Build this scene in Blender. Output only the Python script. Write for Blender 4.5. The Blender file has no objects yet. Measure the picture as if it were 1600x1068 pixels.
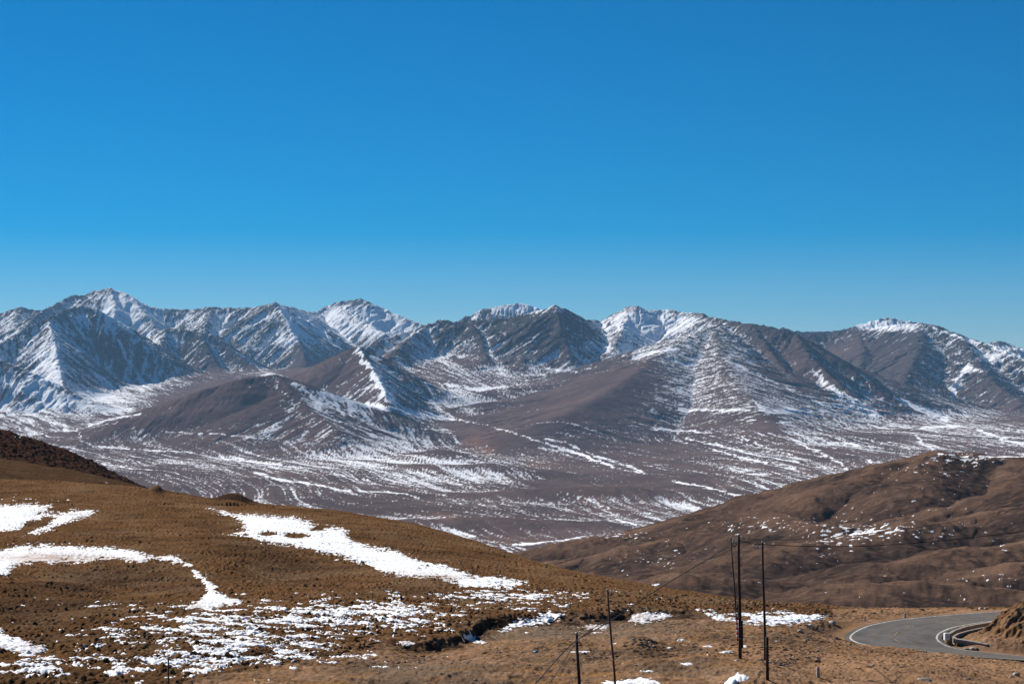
import bpy, math, random
import numpy as np
from mathutils import Vector, Matrix
random.seed(7)
S = bpy.context.scene
COL = S.collection
R = math.radians
FPX = 3111.0          # focal length in photo pixels (1600 px wide)
HY = 560.0            # row of the horizon in the photo
# ------------------------------------------------------------------ camera
cam = bpy.data.objects.new('camera', bpy.data.cameras.new('camera'))
COL.objects.link(cam)
cam.location = (0, 0, 0)
cam.rotation_euler = (R(90) + math.atan((HY - 534) / FPX), 0, 0)
cam.data.sensor_width = 36
cam.data.lens = 36 * FPX / 1600
cam.data.clip_start = 0.5
cam.data.clip_end = 60000
S.camera = cam
# ------------------------------------------------------------------ light
SUN_EL, SUN_AZ = 30.0, 52.0          # sun on the left, a little beyond the scene
sd = Vector((-math.cos(R(SUN_EL)) * math.cos(R(SUN_AZ)), math.cos(R(SUN_EL)) * math.sin(R(SUN_AZ)), math.sin(R(SUN_EL))))
sun = bpy.data.objects.new('sun', bpy.data.lights.new('sun', 'SUN'))
COL.objects.link(sun)
sun.data.energy = 5.0
sun.data.angle = R(0.53)
sun.data.color = (1.0, 0.955, 0.89)
sun.rotation_euler = sd.to_track_quat('Z', 'Y').to_euler()
W = bpy.data.worlds.new('World')
S.world = W
W.use_nodes = True
wn = W.node_tree
bg = wn.nodes['Background']
sky = wn.nodes.new('ShaderNodeTexSky')
sky.sky_type = 'NISHITA'
sky.sun_disc = False
sky.sun_elevation = R(SUN_EL)
sky.sun_rotation = math.atan2(sd.x, sd.y)
sky.altitude = 3600
sky.air_density = 1.0
sky.dust_density = 0.0
sky.ozone_density = 7.0
hs = wn.nodes.new('ShaderNodeHueSaturation')
hs.inputs['Saturation'].default_value = 1.46
hs.inputs['Hue'].default_value = 0.492
wn.links.new(sky.outputs[0], hs.inputs['Color'])
wn.links.new(hs.outputs[0], bg.inputs['Color'])
bg.inputs['Strength'].default_value = 0.0445
S.view_settings.view_transform = 'Standard'
S.view_settings.look = 'None'
S.view_settings.exposure = 0.68
S.view_settings.gamma = 1.0
S.cycles.volume_bounces = 0
S.cycles.max_bounces = 5
S.cycles.diffuse_bounces = 2
S.cycles.use_denoising = True
S.cycles.denoiser = 'OPENIMAGEDENOISE'
S.cycles.denoising_input_passes = 'RGB_ALBEDO_NORMAL'
S.cycles.denoising_prefilter = 'ACCURATE'
S.cycles.use_adaptive_sampling = False

# ------------------------------------------------------------------ numpy noise
def _hash(ix, iy, seed):
    h = (ix.astype(np.uint32) * np.uint32(374761393) + iy.astype(np.uint32) * np.uint32(668265263) + np.uint32((seed * 2246822519) & 0xffffffff))
    h = (h ^ (h >> np.uint32(13))) * np.uint32(1274126177)
    return h ^ (h >> np.uint32(16))

_ANG = np.arange(256) * (2 * np.pi / 256)
_CX, _CY = np.cos(_ANG).astype(np.float32), np.sin(_ANG).astype(np.float32)

def perlin(x, y, seed=0):
    x = np.asarray(x, np.float64); y = np.asarray(y, np.float64)
    x0 = np.floor(x); y0 = np.floor(y)
    fx = (x - x0).astype(np.float32); fy = (y - y0).astype(np.float32)
    xi = x0.astype(np.int64); yi = y0.astype(np.int64)
    u = fx * fx * fx * (fx * (fx * 6 - 15) + 10); v = fy * fy * fy * (fy * (fy * 6 - 15) + 10)
    def g(dx, dy):
        k = (_hash(xi + dx, yi + dy, seed) & np.uint32(255)).astype(np.int32)
        return _CX[k] * (fx - dx) + _CY[k] * (fy - dy)
    a = g(0, 0); b = g(1, 0); c = g(0, 1); d = g(1, 1)
    a = a + u * (b - a); c = c + u * (d - c)
    return (a + v * (c - a)) * 1.5

def fbm(x, y, oct=4, seed=0, gain=0.5, lac=2.03):
    s = 0.0; a = 1.0; t = 0.0
    for i in range(oct):
        s = s + a * perlin(x, y, seed + i * 17); t += a
        a *= gain; x = x * lac + 13.7; y = y * lac + 7.1
    return s / t * 1.3

def ridged(x, y, oct=4, seed=0, gain=0.55):
    s = 0.0; a = 1.0; t = 0.0
    for i in range(oct):
        n = 1.0 - np.abs(perlin(x, y, seed + i * 31)) * 2
        s = s + a * n; t += a
        a *= gain; x = x * 2.07 + 3.3; y = y * 2.07 + 9.1
    return s / t

def sstep(a, b, x):
    t = np.clip((x - a) / (b - a), 0, 1)
    return t * t * (3 - 2 * t)

def lerp(a, b, t): return a + (b - a) * t

def smax(a, b, r):
    h = np.maximum(r - np.abs(a - b), 0) / r
    return np.maximum(a, b) + h * h * r * 0.25

def P(px, py, Y):                     # a measured direction and a distance -> metres
    return ((px - 800) / FPX * Y, Y, -(py - HY) / FPX * Y)

def poly_sd(px, py, poly):            # > 0 inside
    d = np.full(px.shape, 1e9, np.float32); inside = np.zeros(px.shape, bool)
    n = len(poly)
    for i in range(n):
        ax, ay = poly[i]; bx, by = poly[(i + 1) % n]
        ex, ey = bx - ax, by - ay
        t = np.clip(((px - ax) * ex + (py - ay) * ey) / (ex * ex + ey * ey + 1e-9), 0, 1)
        d = np.minimum(d, np.hypot(px - ax - t * ex, (py - ay - t * ey)))
        c = ((ay > py) != (by > py))
        if ey != 0: inside ^= c & (px < (bx - ax) * (py - ay) / ey + ax)
    return np.where(inside, d, -d)

def line_d(px, py, pts):
    d = np.full(px.shape, 1e9, np.float32)
    for (ax, ay), (bx, by) in zip(pts[:-1], pts[1:]):
        ex, ey = bx - ax, by - ay
        t = np.clip(((px - ax) * ex + (py - ay) * ey) / (ex * ex + ey * ey + 1e-9), 0, 1)
        d = np.minimum(d, np.hypot(px - ax - t * ex, py - ay - t * ey))
    return d

# ------------------------------------------------------------------ mesh helpers
def tag(o, label=None, cat=None, group=None, kind=None):
    if label: o['label'] = label
    if cat: o['category'] = cat
    if group: o['group'] = group
    if kind: o['kind'] = kind
    return o

def grid_mesh(name, X, Y, Z, mat, attrs=None, fmask=None, smooth=True):
    nr, nc = X.shape
    idx = np.arange(nr * nc, dtype=np.int32).reshape(nr, nc)
    q = np.stack([idx[:-1, :-1], idx[:-1, 1:], idx[1:, 1:], idx[1:, :-1]], -1).reshape(-1, 4)
    co = np.stack([X, Y, Z], -1).reshape(-1, 3).astype(np.float32)
    at = {k: np.asarray(v, np.float32).reshape(-1) for k, v in (attrs or {}).items()}
    if fmask is not None:
        q = q[fmask.reshape(-1)]
        used = np.unique(q)
        remap = np.full(nr * nc, -1, np.int32); remap[used] = np.arange(len(used))
        q = remap[q]; co = co[used]; at = {k: v[used] for k, v in at.items()}
    me = bpy.data.meshes.new(name)
    me.vertices.add(len(co)); me.vertices.foreach_set('co', co.reshape(-1))
    me.loops.add(q.size); me.loops.foreach_set('vertex_index', q.reshape(-1).astype(np.int32))
    me.polygons.add(len(q)); me.polygons.foreach_set('loop_start', np.arange(0, q.size, 4, dtype=np.int32))
    me.polygons.foreach_set('use_smooth', np.full(len(q), smooth))
    me.update(calc_edges=True)
    for k, v in at.items():
        a = me.attributes.new(k, 'FLOAT', 'POINT'); a.data.foreach_set('value', v)
    me.materials.append(mat)
    o = bpy.data.objects.new(name, me); COL.objects.link(o)
    return o

def mesh_obj(name, V, F, mat, parent=None, smooth=False):
    me = bpy.data.meshes.new(name); me.from_pydata([tuple(v) for v in V], [], F)
    if smooth: me.polygons.foreach_set('use_smooth', [True] * len(me.polygons))
    me.update()
    me.materials.append(mat)
    o = bpy.data.objects.new(name, me); COL.objects.link(o)
    if parent: o.parent = parent
    return o

def empty(name, loc, rz=0):
    o = bpy.data.objects.new(name, None); COL.objects.link(o)
    o.location = loc; o.rotation_euler = (0, 0, rz); o.empty_display_size = 0.3
    return o

# ------------------------------------------------------------------ materials
class NT:
    def __init__(s, name):
        s.m = bpy.data.materials.new(name); s.m.use_nodes = True
        s.t = s.m.node_tree; s.b = s.t.nodes['Principled BSDF']
        s.b.inputs['Roughness'].default_value = 0.9
        s.b.inputs['Specular IOR Level'].default_value = 0.0
    def n(s, t, **k):
        x = s.t.nodes.new(t)
        for a, v in k.items(): setattr(x, a, v)
        return x
    def l(s, a, b): s.t.links.new(a, b)
    def attr(s, name): return s.n('ShaderNodeAttribute', attribute_name=name).outputs['Fac']
    def pos(s): return s.n('ShaderNodeNewGeometry').outputs['Position']
    def obj(s): return s.n('ShaderNodeTexCoord').outputs['Object']
    def noise(s, scale, detail=4, vec=None, rough=0.6, stretch=None):
        v = vec if vec is not None else s.pos()
        if stretch:
            mp = s.n('ShaderNodeMapping'); mp.inputs['Scale'].default_value = stretch; s.l(v, mp.inputs['Vector']); v = mp.outputs[0]
        x = s.n('ShaderNodeTexNoise'); x.inputs['Scale'].default_value = scale; x.inputs['Detail'].default_value = detail
        x.inputs['Roughness'].default_value = rough; s.l(v, x.inputs['Vector']); return x.outputs['Fac']
    def ramp(s, fac, stops):
        r = s.n('ShaderNodeValToRGB'); e = r.color_ramp.elements
        while len(e) < len(stops): e.new(0.5)
        for i, (p, c) in enumerate(stops):
            e[i].position = p; e[i].color = (c, c, c, 1) if not isinstance(c, tuple) else (*c, 1)
        s.l(fac, r.inputs[0]); return r.outputs['Color']
    def mix(s, fac, a, b):
        x = s.n('ShaderNodeMix', data_type='RGBA')
        for inp, v in ((x.inputs[0], fac), (x.inputs[6], a), (x.inputs[7], b)):
            if isinstance(v, (tuple, float, int)): inp.default_value = (*v, 1) if isinstance(v, tuple) else v
            else: s.l(v, inp)
        return x.outputs[2]
    def math(s, op, a, b=0.0, c=None):
        x = s.n('ShaderNodeMath', operation=op)
        for i, v in enumerate((a, b, c)):
            if v is None: continue
            if isinstance(v, (int, float)): x.inputs[i].default_value = v
            else: s.l(v, x.inputs[i])
        return x.outputs[0]
    def bump(s, h, strength, dist):
        x = s.n('ShaderNodeBump'); x.inputs['Strength'].default_value = strength; x.inputs['Distance'].default_value = dist
        s.l(h, x.inputs['Height']); s.l(x.outputs[0], s.b.inputs['Normal'])
    def color(s, c):
        if isinstance(c, tuple): s.b.inputs['Base Color'].default_value = (*c, 1)
        else: s.l(c, s.b.inputs['Base Color'])
        return s.m

SNOW = (0.86, 0.87, 0.90)

def mat_mountain():
    t = NT('mountain_ground')
    n1 = t.noise(0.004, 5); n2 = t.noise(0.03, 5); n3 = t.noise(0.12, 3)
    grass = t.mix(t.ramp(n1, [(0.35, 0.0), (0.65, 1.0)]), (0.088, 0.060, 0.056), (0.150, 0.100, 0.088))
    grass = t.mix(t.ramp(n2, [(0.3, 0.0), (0.7, 1.0)]), t.mix(0.45, grass, (0.04, 0.026, 0.022)), grass)
    rock = t.mix(t.ramp(n2, [(0.35, 0.0), (0.65, 1.0)]), (0.034, 0.030, 0.031), (0.098, 0.082, 0.080))
    rock = t.mix(t.ramp(n3, [(0.4, 0.0), (0.62, 0.6)]), rock, (0.035, 0.03, 0.028))
    base = t.mix(t.attr('rock'), grass, rock)
    base = t.mix(t.attr('ochre'), base, (0.20, 0.105, 0.065))
    s = t.math('ADD', t.attr('snow'), t.math('MULTIPLY', t.math('SUBTRACT', t.noise(0.16, 3), 0.5), 0.45))
    m = t.ramp(s, [(0.41, 0.0), (0.69, 1.0)])
    c = t.mix(m, base, SNOW)
    t.bump(n3, 0.5, 3.0)
    return t.color(c)

def mat_hills():
    t = NT('hill_ground')
    n1 = t.noise(0.01, 5); n2 = t.noise(0.08, 5)
    dry = t.mix(t.ramp(n1, [(0.3, 0.0), (0.7, 1.0)]), (0.095, 0.055, 0.037), (0.180, 0.106, 0.068))
    scrub_shade = t.mix(t.ramp(n2, [(0.35, 0.0), (0.65, 1.0)]), (0.026, 0.018, 0.016), (0.062, 0.039, 0.029))
    base = t.mix(t.attr('scrub_shade'), dry, scrub_shade)
    base = t.mix(t.ramp(t.noise(0.7, 4), [(0.46, 0.0), (0.62, 0.55)]), base, (0.045, 0.030, 0.022))
    base = t.mix(t.ramp(t.noise(0.25, 4, stretch=(0.5, 1, 1)), [(0.52, 0.0), (0.68, 0.5)]), base, (0.20, 0.12, 0.078))
    s = t.math('ADD', t.attr('snow'), t.math('MULTIPLY', t.math('SUBTRACT', t.noise(0.5, 3), 0.5), 0.25))
    c = t.mix(t.ramp(s, [(0.47, 0.0), (0.56, 1.0)]), base, SNOW)
    t.bump(n2, 0.5, 1.2)
    return t.color(c)

def mat_ground():
    t = NT('turf_ground')
    n1 = t.noise(0.05, 5); n2 = t.noise(1.3, 4); n3 = t.noise(0.35, 5)
    gold = t.mix(t.ramp(n3, [(0.3, 0.0), (0.7, 1.0)]), (0.108, 0.054, 0.025), (0.232, 0.121, 0.060))
    gold = t.mix(t.ramp(t.noise(2.4, 4), [(0.52, 0.0), (0.72, 0.6)]), gold, (0.33, 0.19, 0.085))
    gold = t.mix(t.ramp(n1, [(0.35, 0.0), (0.65, 0.6)]), gold, (0.115, 0.055, 0.018))
    brown = t.mix(t.ramp(n3, [(0.3, 0.0), (0.7, 1.0)]), (0.052, 0.029, 0.017), (0.105, 0.060, 0.034))
    turf = t.mix(t.attr('dull'), gold, brown)
    turf = t.mix(t.ramp(t.noise(0.12, 6, stretch=(1, 0.5, 1)), [(0.50, 0.0), (0.66, 0.55)]), turf, (0.235, 0.150, 0.085))
    turf = t.mix(t.ramp(t.noise(0.22, 6, rough=0.7), [(0.53, 0.0), (0.64, 0.6)]), turf, (0.065, 0.040, 0.026))
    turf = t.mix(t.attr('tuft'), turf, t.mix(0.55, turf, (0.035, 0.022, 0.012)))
    dirt = t.mix(t.ramp(n3, [(0.35, 0.0), (0.68, 1.0)]), (0.22, 0.125, 0.072), (0.38, 0.235, 0.145))
    dirt = t.mix(t.ramp(n2, [(0.4, 0.0), (0.7, 0.8)]), dirt, (0.12, 0.06, 0.028))
    dirt = t.mix(t.ramp(t.noise(0.18, 5, stretch=(0.6, 1, 1)), [(0.42, 0.0), (0.58, 0.85)]), dirt, (0.115, 0.076, 0.050))
    dirt = t.mix(t.ramp(t.noise(0.55, 6, stretch=(0.5, 1, 1)), [(0.50, 0.0), (0.62, 0.7)]), dirt, (0.24, 0.125, 0.048))
    dirt = t.mix(t.ramp(t.noise(4.5, 2), [(0.66, 0.0), (0.72, 0.8)]), dirt, (0.42, 0.34, 0.27))
    dirt = t.mix(t.attr('ochre'), dirt, (0.34, 0.190, 0.105))
    dirt = t.mix(t.attr('grey'), dirt, (0.17, 0.125, 0.09))
    base = t.mix(t.attr('dirt'), turf, dirt)
    base = t.mix(t.attr('soil_shade'), base, (0.040, 0.024, 0.016))  # bare earth and the mound's painted shade share this dark tone
    t.bump(n2, 0.6, 0.12)
    return t.color(base)

def mat_snow():
    t = NT('old_snow')
    c = t.mix(t.attr('dirty'), (0.91, 0.92, 0.94), (0.55, 0.45, 0.40))
    c = t.mix(t.ramp(t.noise(2.2, 4), [(0.60, 0.0), (0.72, 0.25)]), c, (0.5, 0.42, 0.36))
    c = t.mix(t.ramp(t.noise(3.1, 3), [(0.67, 0.0), (0.71, 0.7)]), c, (0.20, 0.12, 0.06))
    t.bump(t.noise(1.1, 4), 0.5, 0.12)
    t.b.inputs['Roughness'].default_value = 0.6
    return t.color(c)

def mat_plain(name, c1, c2, scale=3.0, rough=0.85, stretch=None, spec=0.2, lo=0.3, hi=0.7, bump=0.0):
    t = NT(name)
    n = t.noise(scale, 5, vec=t.obj(), stretch=stretch)
    t.b.inputs['Roughness'].default_value = rough; t.b.inputs['Specular IOR Level'].default_value = spec
    if bump: t.bump(n, 0.5, bump)
    return t.color(t.mix(t.ramp(n, [(lo, 0.0), (hi, 1.0)]), c1, c2))

M_mtn, M_hill, M_ground, M_snow = mat_mountain(), mat_hills(), mat_ground(), mat_snow()
M_pole = mat_plain('creosoted_wood', (0.018, 0.012, 0.009), (0.05, 0.033, 0.024), 6, stretch=(1, 1, 0.1))
M_stub = mat_plain('dark_stub_wood', (0.015, 0.011, 0.009), (0.035, 0.025, 0.02), 6)
M_grey_pole = mat_plain('weathered_pole', (0.05, 0.038, 0.03), (0.10, 0.075, 0.06), 5, stretch=(1, 1, 0.1))
M_metal = mat_plain('galvanised_metal', (0.20, 0.19, 0.18), (0.32, 0.31, 0.30), 20, rough=0.5, spec=0.5)
M_ceramic = mat_plain('glazed_ceramic', (0.45, 0.40, 0.36), (0.62, 0.58, 0.54), 10, rough=0.3, spec=0.5)
M_cable = mat_plain('black_cable', (0.012, 0.011, 0.011), (0.03, 0.027, 0.025), 2)
M_red = mat_plain('red_paint', (0.42, 0.02, 0.02), (0.55, 0.04, 0.035), 8)
M_white = mat_plain('white_paint', (0.62, 0.60, 0.57), (0.80, 0.78, 0.75), 5)
M_conc = mat_plain('weathered_concrete', (0.20, 0.165, 0.13), (0.34, 0.285, 0.23), 2.5, bump=0.02)
M_stone = mat_plain('pale_stone', (0.30, 0.24, 0.19), (0.50, 0.43, 0.36), 3, bump=0.03)
M_blue = mat_plain('blue_plastic', (0.02, 0.14, 0.30), (0.05, 0.24, 0.42), 6, rough=0.5)
M_yellow = mat_plain('yellow_paint', (0.60, 0.46, 0.12), (0.75, 0.62, 0.25), 5)
M_orange = mat_plain('orange_paint', (0.65, 0.22, 0.10), (0.8, 0.35, 0.2), 5)

# ------------------------------------------------------------------ ridge skeletons
def ridge_field(X, Y, ridges, base):
    """ridges: (k_left_of_line, k_right, round, [(px,py,Y)...]). Returns height, along, dist, lead over the second ridge."""
    H = np.full(X.shape, -1e5, np.float32); SS = np.zeros(X.shape, np.float32); D = np.zeros(X.shape, np.float32); H2 = H.copy()
    s0 = 0.0
    bmin = float(base.min())
    for (kl, kr, rd, pts) in ridges:
        W3 = np.array([P(*p) for p in pts])
        reach = (W3[:, 2].max() - bmin) / min(kl, kr) + 50
        box = (X > W3[:, 0].min() - reach) & (X < W3[:, 0].max() + reach) & (Y > W3[:, 1].min() - reach) & (Y < W3[:, 1].max() + reach)
        bx, by = X[box], Y[box]
        h1 = np.full(bx.shape, -1e5, np.float32); s1 = np.zeros_like(h1); d1 = np.zeros_like(h1)
        cum = np.concatenate([[0], np.cumsum(np.hypot(np.diff(W3[:, 0]), np.diff(W3[:, 1])))])
        slp = [float((W3[0, 2] - W3[-1, 2]) / cum[-1])] * len(W3) if cum[-1] < 1900 else [0.0] * len(W3)
        for i, (a, b) in enumerate(zip(W3[:-1], W3[1:])):
            L = math.hypot(b[0] - a[0], b[1] - a[1]) + 1e-6
            ex, ey = (b[0] - a[0]) / L, (b[1] - a[1]) / L
            x = bx - a[0]; y = by - a[1]
            tu = x * ex + y * ey; t = np.clip(tu, 0, L)
            dx = x - t * ex; dy = y - t * ey
            d = np.hypot(dx, dy); dp = np.abs(ex * y - ey * x)
            side = (ex * dy - ey * dx) / (d + 1e-3)
            k = lerp(kr, kl, 0.5 + 0.5 * side)
            h = a[2] + (b[2] - a[2]) * t / L - k * (np.sqrt(d * d + rd * rd) - rd)
            w = h > h1
            h1 = np.where(w, h, h1); s1 = np.where(w, s0 + tu - dp * np.clip(lerp(slp[i], slp[i + 1], t / L) / (0.5 * (kl + kr)), -0.7, 0.7), s1); d1 = np.where(w, d, d1)
            s0 += L
        hb = H[box]; w = h1 > hb
        H2[box] = np.maximum(H2[box], np.where(w, hb, h1))
        H[box] = np.where(w, h1, hb); SS[box] = np.where(w, s1, SS[box]); D[box] = np.where(w, d1, D[box])
        s0 += 1000.0
    return H, SS, D, H - H2

def interp_tab(xs, rows, u_px):
    out = []
    for r in rows: out.append(np.interp(u_px, xs, r))
    out = np.array(out)
    k = 41; ker = np.hanning(k + 2)[1:-1]; ker /= ker.sum()
    pad = np.pad(out, ((0, 0), (k // 2, k // 2)), mode='edge')
    return np.array([np.convolve(p, ker, mode='valid') for p in pad])

def pchip_cols(Yk, Zk, Yq):
    """Monotone Hermite interpolation, per column. Yk,Zk: (n,c); Yq: (r,c)."""
    n, c = Yk.shape
    h = np.diff(Yk, axis=0); s = np.diff(Zk, axis=0) / h
    m = np.zeros_like(Zk); m[0] = s[0]; m[-1] = s[-1]
    a, b = s[:-1], s[1:]
    m[1:-1] = np.where(a * b > 0, 2 * a * b / (a + b + 1e-12 * np.sign(a + b + 1e-30)), 0)
    out = np.empty_like(Yq)
    done = np.zeros(Yq.shape, bool)
    out[:] = Zk[-1][None]
    for i in range(n - 1):
        sel = (Yq >= Yk[i][None]) & (Yq <= Yk[i + 1][None]) & ~done
        rr, cc = np.nonzero(sel)
        t = (Yq[rr, cc] - Yk[i, cc]) / h[i, cc]
        t2 = t * t; t3 = t2 * t
        out[rr, cc] = (2 * t3 - 3 * t2 + 1) * Zk[i, cc] + (t3 - 2 * t2 + t) * h[i, cc] * m[i, cc] + (3 * t2 - 2 * t3) * Zk[i + 1, cc] + (t3 - t2) * h[i, cc] * m[i + 1, cc]
        done |= sel
    return out

def blobs(px, py, lst):
    s = np.zeros(px.shape, np.float32)
    for (cx, cy, rx, ry, v) in lst:
        sel = (np.abs(px - cx) < rx * 2.6) & (np.abs(py - cy) < ry * 2.6)
        s[sel] += v * np.exp(-((px[sel] - cx) / rx) ** 2 - ((py[sel] - cy) / ry) ** 2)
    return s

def topix(X, Y, Z): return X / Y * FPX + 800, HY - Z / Y * FPX

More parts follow.
